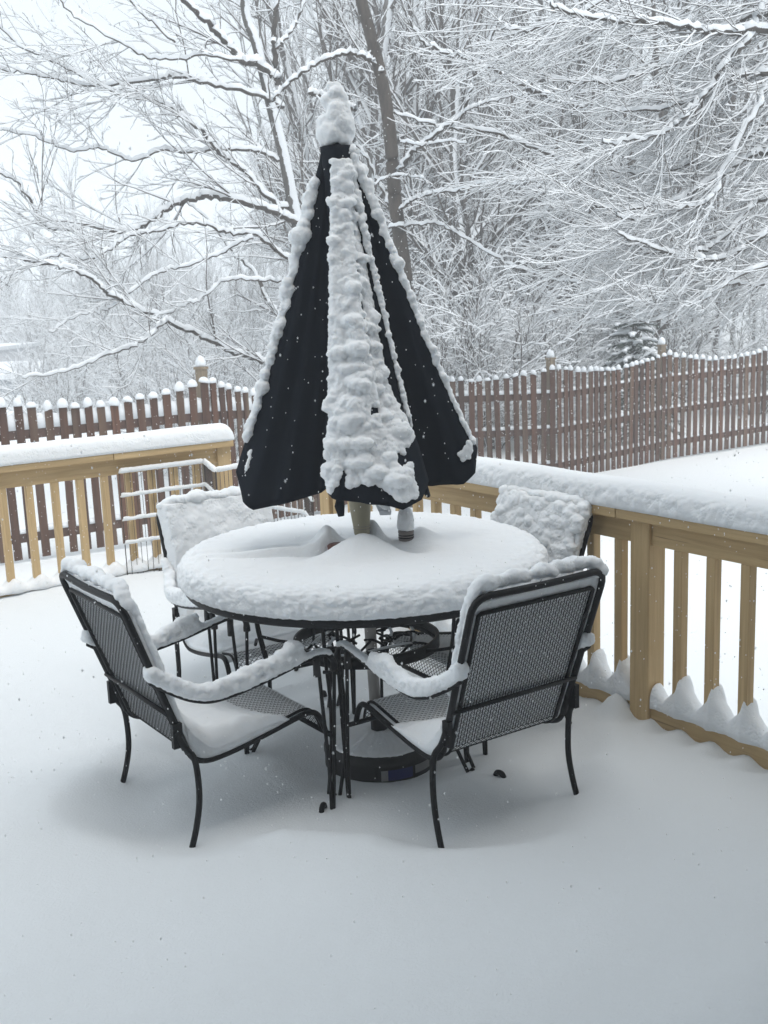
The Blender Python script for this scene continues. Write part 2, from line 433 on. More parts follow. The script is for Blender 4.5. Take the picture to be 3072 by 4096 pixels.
def floor_z(x, y):
    p = Vector((x, y, 0))
    a = (p-C0).dot(RD); b = -(p-C0).dot(LD)
    dR = -(p-R0).dot(RN); dL = -(p-L0).dot(LN); s = (p-R0).dot(RD)
    base = .178+.035*sm(1.4, .1, dL)-.053*sm(.7, .03, dR)
    base += .014*mn.noise(Vector((x*1.1, y*1.1, 0)))+.005*mn.noise(Vector((x*3.5, y*3.5, 2)))+.0016*mn.noise(Vector((x*22, y*22, 2)))
    keep = 1.0
    for cx, cy, r, dp in HOLES:
        d = math.hypot(x-cx, y-cy)+.10*mn.noise(Vector((x*2.2, y*2.2, 5)))
        q = sm(r+.09, r-.17, d); keep = min(keep, 1-q*(dp/.085))
    z = base-.084*(1-keep)
    z += .034*math.exp(-((x+.20)/.34)**2-((y-2.93+.12*x)/.085)**2)       # crest of the drift between the two front chairs
    z -= .036*sm(.42, .22, math.hypot(x-BASE_C[0], y-BASE_C[1]))
    # scallops under the right rail and the mounds at the posts
    if dR < .5 and s > -2.35:
        ph = 2*PI*(s-.02)/.14
        z += .013*math.cos(ph-1.2)*sm(.16, .0, dR)*(1 if s > -.1 else .5)
        z += .07*sm(.10, .0, math.hypot(s+.235, dR-.05))
    if dR < 0: z -= .10*sm(0, -.06, dR)
    if dL < 0: z -= .04*sm(0, -.06, dL)
    return z
na, nb = 300, 300
va = [-.08+6.15*(i/na)**1.0 for i in range(na+1)]; vb = [-.04+6.3*(j/nb) for j in range(nb+1)]
vv = []
for b in vb:
    for a in va:
        q = dk(a, b); vv.append((q[0], q[1], floor_z(q[0], q[1])))
n1 = na+1
ff = [(j*n1+i, (j+1)*n1+i, (j+1)*n1+i+1, j*n1+i+1) for j in range(nb) for i in range(na)]
# skirt down to the boards
edge = [i for i in range(n1)]+[j*n1+na for j in range(1, nb+1)]+[nb*n1+i for i in range(na-1, -1, -1)]+[j*n1 for j in range(nb-1, 0, -1)]
base_i = len(vv)
for e in edge: vv.append((vv[e][0], vv[e][1], .004))
for i in range(len(edge)):
    j = (i+1) % len(edge); ff.append((edge[i], edge[j], base_i+j, base_i+i))
fl = mesh_obj('deck_snow', vv, ff, SNOWF); setkind(fl, 'structure')

# the house the deck belongs to: its wall rises behind and beside the camera
hw = thing('house_wall', 'grey clapboard house wall with glass door behind the deck', 'building', (0, 0, 0), 0)
WP = Vector((0, -.45, 0)); WN = LN     # wall runs along LD
gb = G()
def wl(t, n, z): q = WP+LD*t+WN*n; return (q.x, q.y, z)
def wbox(g, t0, t1, n0, n1_, z0, z1):
    P = [(t0, n0), (t1, n0), (t1, n1_), (t0, n1_)]
    v = [wl(a, b, z0) for a, b in P]+[wl(a, b, z1) for a, b in P]
    g.add(v, [(3, 2, 1, 0), (4, 5, 6, 7), (0, 1, 5, 4), (1, 2, 6, 5), (2, 3, 7, 6), (3, 0, 4, 7)])
gw = G(); wbox(gw, -6, 5, -.3, -.02, -.8, 6.2); gw.obj('wall', SIDING, hw, False)
for i in range(46):
    g = G(); z = -.6+i*.145
    P = [wl(-6, -.018, z), wl(5, -.018, z), wl(5, .012, z), wl(-6, .012, z), wl(-6, -.018, z+.143), wl(5, -.018, z+.143), wl(5, -.008, z+.143), wl(-6, -.008, z+.143)]
    g.add(P, [(3, 2, 1, 0), (4, 5, 6, 7), (0, 1, 5, 4), (1, 2, 6, 5), (2, 3, 7, 6), (3, 0, 4, 7)])
    g.obj('siding_board', SIDING, hw, False)
gd = G(); wbox(gd, -.95, .95, .014, .03, .0, 2.1); gd.obj('door_glass', GLASS, hw, False)
gd = G(); wbox(gd, -1.05, -.95, .0, .05, .0, 2.2); wbox(gd, .95, 1.05, .0, .05, .0, 2.2); wbox(gd, -.95, .95, .0, .05, 2.1, 2.2); wbox(gd, -.04, .04, .031, .05, .0, 2.1)
gd.obj('door_frame', LABW, hw, False)
gd = G(); wbox(gd, -6, 5, .03, 1.35, 2.62, 2.72); gd.obj('shade_roof', SIDING, hw, False)  # unseen roof, added to block sky and darken the near deck
gd = G(); wbox(gd, -6, 5, .05, 1.32, 2.725, 2.85); gd.obj('lower_roof_snow', SNOW, hw, False)  # snow layer on that added shading roof
gd = G(); wbox(gd, -6, 5, -.3, .75, 6.21, 6.35); gd.obj('eaves', LABW, hw, False)

# ------------------------------------------------------------------ deck railings
def railing(name, label, P0, D, N, sa, sb, posts, floorz, bal_skip=(), peaks=.09, seed=1, joints=(), smoothside=0.0, z0=.09):
    root = thing(name, label, 'railing', tuple(P0), math.atan2(D.y, D.x))
    # local: x along, y outward (N), z up
    def part(nm, g, m, loc=(0, 0, 0)): return g.obj(nm, m, root, False, loc)
    js = [sa]+list(joints)+[sb]
    for a, b in zip(js[:-1], js[1:]):
        g = G(); g.box((0, -.07, 0), (b-a-.003, .07, .037)); o = part('cap_rail', g, PINE_H, (a, .0, .877))
        md = o.modifiers.new('b', 'BEVEL'); md.width = .004; md.segments = 2
    for p in posts:
        g = G(); g.box((-.0445, -.0445, 0), (.0445, .0445, .876)); o = part('post', g, PINE_V, (p, .012, 0))
        md = o.modifiers.new('b', 'BEVEL'); md.width = .005; md.segments = 2
    pe = sorted([sa]+list(posts)+[sb])
    ends = [(a, b) for a, b in zip(pe[:-1], pe[1:]) if b-a > .1]
    for a, b in ends:
        aa = a+(.0445 if a in posts else 0); bb = b-(.0445 if b in posts else 0)
        g = G(); g.box((0, -.019, 0), (bb-aa, .019, .089)); part('top_rail', g, PINE_H, (aa, .004, .787))
        g = G(); g.box((0, -.019, 0), (bb-aa, .019, .089)); part('bottom_rail', g, PINE_H, (aa, .004, z0))
    proto = None; bals = []
    k = math.ceil(sa/.14)
    while .14*k+.038 < sb:
        x = .14*k+.019
        if min([abs(x-p) for p in posts]+[9]) > .066 and k not in bal_skip:
            if proto is None:
                g = G(); g.box((-.019, -.019, 0), (.019, .019, .787-z0-.089)); proto = part('baluster', g, PINE_V, (x, .004, z0+.089))
                md = proto.modifiers.new('b', 'BEVEL'); md.width = .003; md.segments = 1
            else: inst(proto, root, (x, .004, z0+.089))
            bals.append(x)
        k += 1
    # snow on the cap rail
    L = sb-sa
    path = [(sa-.02+ (L+.04)*i/60, 0, .914) for i in range(61)]
    g = ridge(path, lambda s, T: .076+.006*mn.noise(Vector((s*3, seed, 0))), lambda s, T: .098+.01*mn.noise(Vector((s*1.7, seed+4, 0))), nseg=40, step=.0075, down=.0, yaw=(0, -1, 0), endcap=.07)
    o = g.obj('rail_snow', SNOW, root)
    am = .020*(1-smoothside)
    displace(o, lambda p, n: (am*.9*cauli(p, seed, .9)*(1-.88*sm(.2, .95, n.z)) if n.z > -.5 else 0))
    # snow drifted on the bottom rail with a peak at every baluster
    xs_ = sorted(bals+list(posts))
    def hh(s, T):
        x = aa_+s; h = .030
        for b_ in xs_:
            pk_ = .72+.5*(mn.noise(Vector((b_*7, seed, 0)))*.5+.5); d = abs(x-b_-.014+.012*mn.noise(Vector((b_*11, 3, seed)))); h = max(h, .03+(pk_*peaks*.85*max(0, 1-d/.085)+.03*math.exp(-(d/.012)**2) if peaks > .08 else peaks*math.exp(-(d/.045)**2)))
        return h
    for a, b in ends:
        aa_ = a+(.044 if a in posts else 0); bb_ = b-(.044 if b in posts else 0)
        if bb_-aa_ < .15: continue
        path = [(aa_+(bb_-aa_)*i/40, .012, z0+.089) for i in range(41)]
        g = ridge(path, lambda s, T: (.034+.18*max(0, hh(s, T)-.05) if peaks > .08 else .052+.5*max(0, hh(s, T)-.03)), hh, nseg=16, step=.006, down=.0, yaw=(0, -1, 0), endcap=.002)
        o = g.obj('drift_snow', SNOW, root); lumpy(o, .03, .003, 0, seed)
    return root

railing('deck_railing', 'tan deck railing at the right behind the back right chair, lumpy snow on its cap', R0, RD, RN, -2.34, 2.6, [-2.295, -.14, 1.80], .15,
        peaks=.115, seed=2, joints=[-.22], smoothside=0)
railing('deck_railing', 'tan wooden deck railing at the left behind the wire pen, smooth snow on its cap', L0, LD, LN, -2.6, 1.36, [1.31, -.9], .2,
        peaks=.045, seed=6, joints=[-.75, .62], smoothside=.8, z0=.135)

# ------------------------------------------------------------------ wire pen across the stair opening
def onL(t, n=0, z=0): q = L0+LD*t+LN*n; return Vector((q.x, q.y, z))
def onR(s, n=0, z=0): q = R0+RD*s+RN*n; return Vector((q.x, q.y, z))
pen = thing('wire_pen', 'folding wire dog pen in zigzag panels across the deck opening, snow on its wires', 'pet pen')
pp = [onL(.645, -.05), onL(1.17, -.05), Vector((-.912, 5.90, 0)), Vector((-.66, 6.22, 0)), Vector((-.44, 6.0, 0)), onR(-2.36, -.06)]
ZB, ZT = .205, .80
for i in range(5):
    a, b = pp[i], pp[i+1]; L = (b-a).length; d = (b-a).normalized()
    if i == 4: d = d
    g = G(); e = .004
    for zz in (ZB, ZT): g.tube([a+Vector((0, 0, zz)), b+Vector((0, 0, zz))], .0028, 6)
    for q in (a+d*.004, b-d*.004): g.tube([q+Vector((0, 0, ZB)), q+Vector((0, 0, ZT))], .0028, 6)
    fr = g.obj('panel_frame', WIRE, pen)
    n = max(3, int(L/.031)); 
    for j in range(1, n):
        q = a+d*(L*j/n); g = G(); g.tube([q+Vector((0, 0, ZB)), q+Vector((0, 0, ZT))], .0017, 5); g.obj('upright_wire', WIRE, fr)
    for zz in (.395, .53, .665):
        g = G(); g.tube([a+Vector((0, 0, zz)), b+Vector((0, 0, zz))], .0022, 6); w = g.obj('cross_wire', WIRE, fr)
        path = [a.lerp(b, k/10)+Vector((0, 0, zz)) for k in range(11)]
        g = ridge(path, lambda s, T: .009, lambda s, T: .020+.006*mn.noise(Vector((s*20, zz, i))), nseg=8, step=.008, down=.002, endcap=.01)
        o = g.obj('wire_snow', SNOW, fr); lumpy(o, .015, .003, 0, i)
    path = [a.lerp(b, k/10)+Vector((0, 0, ZT)) for k in range(11)]
    g = ridge(path, lambda s, T: .012, lambda s, T: .026, nseg=8, step=.008, down=.002, endcap=.02)
    o = g.obj('wire_snow', SNOW, fr); lumpy(o, .015, .004, 0, i+3)

# ------------------------------------------------------------------ table
tb = thing('patio_table', 'round black iron patio table under a thick disc of snow', 'table', (TC.x, TC.y, 0))
g = G(); n = 96
prof = [(.613, RIMZ), (TR-.004, RIMZ), (TR, RIMZ-.006), (TR, RIMZ-.024), (TR-.004, RIMZ-.030), (.612, RIMZ-.030)]
for r0, r1 in zip(prof, prof[1:]+prof[:1]):
    pass
v = []; f = []
for r, z in prof:
    for k in range(n): v.append((r*math.cos(2*PI*k/n), r*math.sin(2*PI*k/n), z))
m_ = len(prof)
for i in range(m_):
    for k in range(n):
        l = (k+1) % n; j = (i+1) % m_; f.append((i*n+k, i*n+l, j*n+l, j*n+k))
g.add(v, f); g.obj('rim', IRON, tb)
g = G(); g.lathe([(.03, RIMZ-.006), (.608, RIMZ-.006), (.608, RIMZ-.0005), (.03, RIMZ-.0005)], 64); g.obj('tabletop', PLATE, tb, False)
FEET = [-106, -37, 111, 183]
for i, dg in enumerate(FEET):
    a = math.radians(dg); ca, sa_ = math.cos(a), math.sin(a)
    lg = G()
    for off in (-.024, .024):
        ox, oy = -sa_*off, ca*off
        P = smoothpath([(ca*.40+ox, sa_*.40+oy, RIMZ-.03), (ca*.385+ox, sa_*.385+oy, .55), (ca*.355+ox, sa_*.355+oy, .38), (ca*.37+ox, sa_*.37+oy, .22), (ca*.43+ox*.8, sa_*.43+oy*.8, .09)], 5)
        lg.tube(P, .0064, 8)
    P = smoothpath([(ca*.43, sa_*.43, .095), (ca*.49, sa_*.49, .045), (ca*.535, sa_*.535, .045), (ca*.562, sa_*.562, .075), (ca*.556, sa_*.556, .103), (ca*.538, sa_*.538, .108), (ca*.528, sa_*.528, .095)], 6)
    lg.tube(P, .0095, 8)
    lg.tube([(ca*.395-sa_*.03, sa_*.395+ca*.03, .5), (ca*.395+sa_*.03, sa_*.395-ca*.03, .5)], .006, 6)
    lg.obj('leg', IRON, tb)
    g = G(); w = (ca*.25, sa_*.25)
    g.tube(smoothpath([(ca*.375, sa_*.375, .52), (ca*.31, sa_*.31, .50), (w[0], w[1], .49)], 4), .006, 6); g.obj('strut', IRON, tb)
# lower ring and scrollwork
g = G(); v = []; f = []
pr_ = [(.248, .465), (.262, .465), (.262, .505), (.248, .505)]
for r, z in pr_:
    for k in range(64): v.append((r*math.cos(2*PI*k/64), r*math.sin(2*PI*k/64), z))
for i in range(4):
    for k in range(64):
        l = (k+1) % 64; j = (i+1) % 4; f.append((i*64+k, i*64+l, j*64+l, j*64+k))
g.add(v, f); g.obj('ring', IRON, tb)
rnd = random.Random(4)
for i in range(10):
    a = 2*PI*i/10+.2; g = G(); 
    P = []
    for k in range(26):
        t = k/25; r = .05+.20*t; w = a+.75*math.sin(t*PI*1.6)*(1 if i % 2 else -1); P.append((r*math.cos(w), r*math.sin(w), .49+.018*math.sin(t*9+i)))
    # curl at the end
    e = P[13]
    g.tube(P, .0048, 6)
    Q = [(e[0]+(.035*(1-k/30))*math.cos(a+k*.28), e[1]+(.035*(1-k/30))*math.sin(a+k*.28), e[2]) for k in range(24)]
    g.tube(Q, .004, 6); g.obj('scroll', IRON, tb)
    if i % 2 == 0:
        P2 = P[6:20]
        g = ridge(P2, lambda s, T: .006, lambda s, T: .007, nseg=6, step=.02, down=0, endcap=.01); g.obj('scroll_snow', SNOW, tb)

# snow on the table
def table_snow(x, y):
    """height above the rim, local to the table"""
    r = math.hypot(x, y)
    z = .092+.006*mn.noise(Vector((x*3, y*3, 0)))
    def gz(cx, cy, ax, ay, h, rot=0):
        dx, dy = x-cx, y-cy; c, s = math.cos(rot), math.sin(rot)
        u, w = (dx*c+dy*s)/ax, (-dx*s+dy*c)/ay
        return h*math.exp(-(u*u+w*w))
    z += gz(-.125, .0, .052, .060, .092)      # mound left of the pole
    z += gz(.035, .0, .042, .055, .088)       # mound right of the pole
    z += gz(.0, -.215, .11, .055, .086, .1)   # front mound
    z += gz(-.02, -.12, .03, .09, .030, -.7)  # knife edge running to the pole
    z += gz(.21, .07, .050, .055, .035)       # against the tin
    z -= gz(-.075, -.095, .058, .055, .090)   # hollow in front of the pole
    z -= gz(-.26, -.02, .19, .028, .046, .12) # long wind hollows
    z += gz(-.27, -.065, .17, .018, .020, .10)
    z -= gz(-.24, -.115, .17, .026, .048, .0)
    z += gz(-.20, -.155, .10, .018, .010, -.05)
    z -= gz(-.12, -.185, .10, .020, .022, -.25)
    z -= gz(.15, -.11, .10, .07, .022)
    z -= gz(pole_at(.8).x-TC.x, pole_at(.8).y-TC.y-.01, .030, .030, .05)
    return z
v = []; f = []; NR, NA = 120, 520
RO_ = TR+.016
prof2 = []
for i in range(NR+1):
    q = i/NR
    prof2.append((q, None))
top_r = .60
for i in range(NR+1):
    q = i/NR
    for k in range(NA):
        a = 2*PI*k/NA
        if q < .55:
            r = q/.55*.515; x, y = r*math.cos(a), r*math.sin(a); z = table_snow(x, y)
        else:
            t = (q-.55)/.45                     # superelliptic shoulder down to the rim
            w = t*PI/2
            r = .515+(RO_-.515)*math.sin(w)**.55; x, y = .515*math.cos(a), .515*math.sin(a)
            h = table_snow(x, y); z = .001+(h-.001)*math.cos(w)**.55
            x, y = r*math.cos(a), r*math.sin(a)
        v.append((x, y, RIMZ+z))
for i in range(NR):
    for k in range(NA):
        l = (k+1) % NA; f.append((i*NA+k, (i+1)*NA+k, (i+1)*NA+l, i*NA+l))
b0 = len(v)
for k in range(NA): v.append((.57*math.cos(2*PI*k/NA), .57*math.sin(2*PI*k/NA), RIMZ+.001))
for k in range(NA): l = (k+1) % NA; f.append((NR*NA+k, b0+k, b0+l, NR*NA+l))
ts = mesh_obj('table_snow', v, f, SNOW, tb)
def tfn(p, n):
    k = sm(.47, .60, math.hypot(p.x, p.y))
    if p.z < RIMZ+.004: return .005*billow(p, .02)
    e = .0015*fbm(p, .05, 3)*(1-k)
    return e+k*.017*cauli(p, 1)*(1-.5*max(0, n.z-.7)/.3)
displace(ts, tfn)

# candle tin and clay piece on the table
cd = thing('candle_tin', 'small grey brown tin on the table with a tall cap of snow', 'candle', (.075, 3.775, RIMZ-.005))
g = G(); g.lathe([(.0265, 0), (.027, .002), (.027, .125), (.0285, .127), (.0285, .133), (.026, .135)], 28); g.obj('body', CANM, cd)
for z_ in (.108, .117):
    g = G(); g.lathe([(.0274, z_), (.0278, z_+.002), (.0274, z_+.004)], 28); g.obj('rib', IRON, cd)
g = G(); g.lathe([(.030, .134), (.031, .142), (.031, .165), (.029, .185), (.024, .203), (.016, .216), (.006, .222)], 28)
o = g.obj('snow_cap', SNOW, cd); 
md = o.modifiers.new('s', 'SUBSURF'); md.levels = md.render_levels = 2; evalmesh(o); lumpy(o, .02, .004)
ct = G(); ct.lathe([(.02, .0), (.03, .01), (.034, .06), (.036, .085), (.030, .09)], 20)
o = ct.obj('clay_pot', RUST, None, True, (TC.x-.085, TC.y-.075, RIMZ+.02)); o['label'] = 'red brown clay pot almost buried in the table snow left of the umbrella pole'; o['category'] = 'pot'

# ------------------------------------------------------------------ umbrella base
ub = thing('umbrella_base', 'black round umbrella base under the table with snow on top and a blue label', 'umbrella base', (POLE_B.x+.004, POLE_B.y, .042))
g = G(); g.lathe([(.192, 0), (.199, .01), (.199, .065), (.202, .068), (.202, .082), (.195, .098), (.183, .106), (.12, .114), (.05, .124), (.03, .126)], 72); g.obj('weight', BASEM, ub)
g = G(); g.lathe([(.030, .125), (.030, .22), (.033, .222), (.033, .235), (.026, .238)], 24); g.obj('socket', BASEM, ub)
g = G(); g.tube([(.026, 0, .2), (.05, 0, .2)], .006, 8); g.tube([(.05, -.018, .2), (.05, .018, .2)], .006, 8); g.obj('clamp_knob', BASEM, ub)
g = G(); g.lathe([(.193, .098), (.190, .108), (.18, .115), (.12, .123), (.06, .132), (.034, .136)], 96); o = g.obj('base_snow', SNOW, ub)
md = o.modifiers.new('s', 'SUBSURF'); md.levels = md.render_levels = 2; evalmesh(o); lumpy(o, .02, .004)
def arc_patch(r, a0, a1, z0, z1, n=10):
    g = G(); v = []; f = []
    for i in range(n+1):
        a = a0+(a1-a0)*i/n
        v += [(r*math.cos(a), r*math.sin(a), z0), (r*math.cos(a), r*math.sin(a), z1)]
    for i in range(n): f.append((2*i, 2*i+2, 2*i+3, 2*i+1))
    return g.add(v, f)
lb = arc_patch(.2005, -1.45, -.98, .022, .060).obj('label_panel', BLUE, ub)
arc_patch(.2012, -1.56, -1.44, .022, .060).obj('label_edge', LABW, lb)
arc_patch(.2012, -.93, -.55, .030, .060).obj('label_strip', LABW, ub)

# ------------------------------------------------------------------ umbrella
um = thing('patio_umbrella', 'closed dark navy patio umbrella through the table, snow piled on its folds and tip', 'umbrella')
g = G(); g.tube([pole_at(.2), pole_at(.86)], .0205, 20); g.obj('lower_pole', POLE, um)
g = G(); g.tube([pole_at(.78), pole_at(.885)], .0185, 20); g.obj('pole_collar', POLE2, um)
g = G(); g.tube([pole_at(.895), pole_at(2.24)], .019, 20); g.obj('upper_pole', POLE, um)
g = G(); 
hp = [(.882, .025), (.888, .0275), (.91, .029), (.96, .035), (1.02, .0405), (1.04, .039), (1.055, .032)]
g.tube([pole_at(z)+Vector((-.005, -.01, 0)) for z, r in hp], [r for z, r in hp], 28); hs = g.obj('crank_housing', TAN, um)
for z_ in (.905, .914):
    g = G(); q = pole_at(z_)+Vector((-.005, -.01, 0)); g.tube([q, q+Vector((0, 0, .0015))], .0303, 28); g.obj('groove_ring', CANM, hs)
ck = G(); c0 = pole_at(1.035)+Vector((.012, -.04, 0))
ck.tube([c0, c0+Vector((.035, -.01, 0))], .008, 10)
ck.tube([c0+Vector((.030, -.01, .01)), c0+Vector((.052, -.015, -.055)), c0+Vector((.060, -.015, -.07))], .0085, 8)
cko = ck.obj('crank_handle', PLATE, um)
ck = G(); ck.tube([c0+Vector((.054, -.017, -.068)), c0+Vector((.088, -.03, -.066))], .011, 12); ck.obj('crank_grip', PLATE, cko)
pth = [c0+Vector((.03, -.01, .016)), c0+Vector((.050, -.015, -.04)), c0+Vector((.064, -.017, -.052)), c0+Vector((.086, -.027, -.054))]
g = ridge(pth, lambda s, T: .012, lambda s, T: .014, nseg=8, step=.005, down=.004, endcap=.01); o = g.obj('crank_snow', SNOW, cko); lumpy(o, .012, .003)

# canopy: a star section of eight folded ribs, lofted down the pole.  (x right, y away, z of the hem), section at the hem
ZTOP = 2.185
SEC = [  # tip / valley control points, counter-clockwise from the left rib, hem height
    (-.425, .00, 1.115), (-.405, -.045, 1.02), (-.37, -.055, .995), (-.25, -.055, 1.015), (-.14, -.03, 1.04),
    (-.104, -.07, 1.07), (-.104, -.19, 1.06), (-.085, -.225, 1.055), (.02, -.235, 1.035), (.14, -.215, 1.01), (.195, -.17, 1.03), (.222, -.12, 1.08),
    (.185, -.05, 1.07), (.17, -.01, 1.04), (.205, -.06, 1.04), (.232, -.085, 1.02), (.238, -.06, 1.02), (.215, -.02, 1.035), (.19, .01, 1.05),
    (.25, .0, 1.045), (.36, -.01, 1.05), (.398, -.01, 1.085), (.412, .02, 1.165), (.38, .05, 1.06), (.18, .05, 1.05), (.10, .06, 1.05),
    (.22, .22, 1.03), (.20, .26, 1.03), (.07, .10, 1.05), (.02, .10, 1.05), (.0, .31, 1.02), (-.04, .31, 1.02), (-.06, .10, 1.05),
    (-.20, .24, 1.03), (-.24, .21, 1.03), (-.11, .06, 1.05), (-.20, .04, 1.05)]
NS = len(SEC)
secs = []
for i in range(NS):                                  # round the section a little
    a, b = SEC[i], SEC[(i+1) % NS]
    d = math.hypot(a[0]-b[0], a[1]-b[1]); k = 3 if d < .09 else 6
    for j in range(k): t = j/k; secs.append(tuple(a[q]+(b[q]-a[q])*t for q in range(3)))
NL = 56
def canopy_pt(sx, sy, sz, t):
    """t = 0 at the top, 1 at the hem"""
    t = min(1, max(0, t)); z = ZTOP+(sz-ZTOP)*t
    c = pole_at(z)
    k = .10+.90*t**1.0
    if .10 < sx < .225 and sy < -.11: k *= .56+.14*sm(0, .45, t)+.34*sm(.66, .90, t)
    bul = 1-.05*math.sin(PI*t)
    rr = math.hypot(sx, sy)
    mn_ = .034*(1-t)**1.6
    f = k*bul
    x, y = sx*f, sy*f
    r2 = math.hypot(x, y)
    if r2 < mn_ + .018: x, y = x*(mn_+.018)/max(r2, 1e-5), y*(mn_+.018)/max(r2, 1e-5)
    fold = (.006*math.sin(t*6+sx*30)+.006*math.sin(sx*62+t*2.5)+.003*math.sin(sx*120+t*7))*t
    return (c.x+x+fold*.5, c.y+y+fold, z)
v = []; f = []; ns = len(secs)
for i in range(NL+1):
    t = i/NL
    for s_ in secs: v.append(canopy_pt(*s_, t))
for i in range(NL):
    for j in range(ns): l = (j+1) % ns; f.append((i*ns+j, i*ns+l, (i+1)*ns+l, (i+1)*ns+j))
cn = mesh_obj('canopy', v, f, CANVAS, um)
md = cn.modifiers.new('t', 'SOLIDIFY'); md.thickness = .004; md.offset = -1
# hem piping
hem = [canopy_pt(*s_, 1) for s_ in secs]
g = G(); g.tube(hem, .0042, 6, closed=True); g.obj('hem', CANVAS, cn)
g = G(); g.lathe([(.046, -.022), (.044, -.005), (.040, .014), (.032, .028), (.018, .034)], 24, tuple(pole_at(ZTOP+.0))); g.obj('top_cap', CANVAS, um)
tie = G(); q = Vector(canopy_pt(-.104, -.10, 1.05, 1)); q = Vector((q.x+.035, q.y-.05, 1.04))
tie.tube([q, q+Vector((-.004, 0, -.03)), q+Vector((0, 0, -.065))], [.012, .018, .011], 10); tie.obj('tie_strap', CANVAS, um)
for sgn, (hx, hy) in enumerate([(-.104, -.19), (.222, -.12), (.232, -.085), (-.40, -.03), (.42, 0)]):
    pass

rnd = random.Random(11)
balls = []
# snow tower on the tip
tp = pole_at(ZTOP)
for z_, r_ in [(.02, .060), (.045, .070), (.07, .068), (.095, .060), (.12, .056), (.145, .050), (.168, .042), (.188, .028)]:
    for k in range(7):
        a = rnd.uniform(0, 2*PI); balls.append((tp.x+math.cos(a)*r_*.42-.002, tp.y+math.sin(a)*r_*.42, tp.z+z_+rnd.uniform(-.006, .006), r_*.56, r_*.56, r_*.52))
tip = blobs('tip_snow', balls, .006, SNOW, um, lump=(.03, .006), seed=2)
balls = []
# front fold, fully plastered
seq = SEC[6:12]
def front(u, t):
    q = u*(len(seq)-1); k = min(int(q), len(seq)-2); w = q-k
    return canopy_pt(*[seq[k][m]+(seq[k+1][m]-seq[k][m])*w for m in range(3)], t)
def bare(u, t):
    if t > .965+.02*math.sin(u*11): return True
    # the wind-scoured patch near the right corner of the hem
    if (u > .76 and t > .855) or (u > .64 and .86 < t < .90): return True
    if abs(u-.60-1.6*(t-.86)) < .03 and .84 < t < .93: return True
    return abs(u-.27) < .03 and .9 < t < .97
def inset(u, t):                                        # the strip starts narrow under the cap
    a, b = .22-.20*sm(.0, .35, t), .80+.18*sm(.0, .35, t); return a+(b-a)*u
for i in range(2600):                                   # packed layer
    t = rnd.uniform(.015, 1)**.75; u = inset(rnd.random(), t)
    if bare(u, t): continue
    p = front(u, t); r = .010+.004*t
    balls.append((p[0], p[1]-.003, p[2], r*1.2, r, r*1.1))
for i in range(520):                                    # clumps of every size that slid and stuck
    t = rnd.uniform(.03, .965)**.8; u = inset(rnd.uniform(.06, .94), t)
    if bare(u, t+.012): continue
    big = rnd.random()**2.2; r = (.009+.026*big)*(.60+.40*t)
    if mn.noise(Vector((u*3, t*9, 1))) < -.12: r *= .55
    p = front(u, t)
    balls.append((p[0], p[1]-.004-r*.35, p[2], r*rnd.uniform(1.1, 1.7), r*rnd.uniform(.8, 1.1), r*rnd.uniform(.65, .95)))
    if rnd.random() < .3: balls.append((p[0]+rnd.uniform(-1, 1)*r*1.3, p[1]-.006-r*.3, p[2]+rnd.uniform(-.5, .8)*r, r*.6, r*.55, r*.5))
frs = blobs('front_fold_snow', balls, .0045, SNOW, um, lump=(.024, .0075), seed=5)
# ridge snow along the left rib, the right rib and the narrow right fold
def rib_snow(nm, sx, sy, sz, r0, r1, t0=.07, t1=.97, seed=1, dens=220, gaps=0, vox=.0048):
    b = []
    for i in range(dens):
        t = t0+(t1-t0)*i/dens+rnd.uniform(-.004, .004)
        if gaps and mn.noise(Vector((t*9, seed, 0))) < -gaps: continue
        p = canopy_pt(sx, sy, sz, t); r = (r0+(r1-r0)*t)*rnd.uniform(.65, 1.15)
        b.append((p[0]+rnd.uniform(-.1, .1)*r, p[1]-.002, p[2], r*.60, r*.7, r*.9)); q_ = rnd.random()**1.6*(.5+.9*max(0, .5+mn.noise(Vector((t*13, seed, 2))))); b.append((p[0]+rnd.uniform(-.45, .45)*r, p[1]+rnd.uniform(-.8, .5)*r, p[2]+rnd.uniform(-.2, .3)*r, r*(.32+.68*q_), r*(.4+.65*q_), r*(.35+.6*q_)))
    return blobs(nm, b, vox, SNOW, um, lump=(.020, .006), seed=seed)
rib_snow('left_rib_snow', -.425, .0, 1.115, .028, .019, .10, .90, 3, 260)
rib_snow('left_rib_snow', -.415, -.02, 1.05, .011, .013, .88, .96, 9, 16)
rib_snow('right_rib_snow', .412, .02, 1.165, .026, .013, .0, .985, 4, 210)
rib_snow('right_fold_snow', .242, -.078, 1.02, .020, .010, .02, .80, 7, 190)
b = []
for i in range(14): b.append((canopy_pt(.398, -.01, 1.085, .93+.05*rnd.random())[0]+rnd.uniform(-.02, .01), canopy_pt(.398, -.01, 1.085, .95)[1]-.004, canopy_pt(.398, -.01, 1.085, .93)[2]+rnd.uniform(-.03, .03), .011, .009, .011))
blobs('right_hem_snow', b, .0045, SNOW, um, lump=(.012, .003), seed=8)

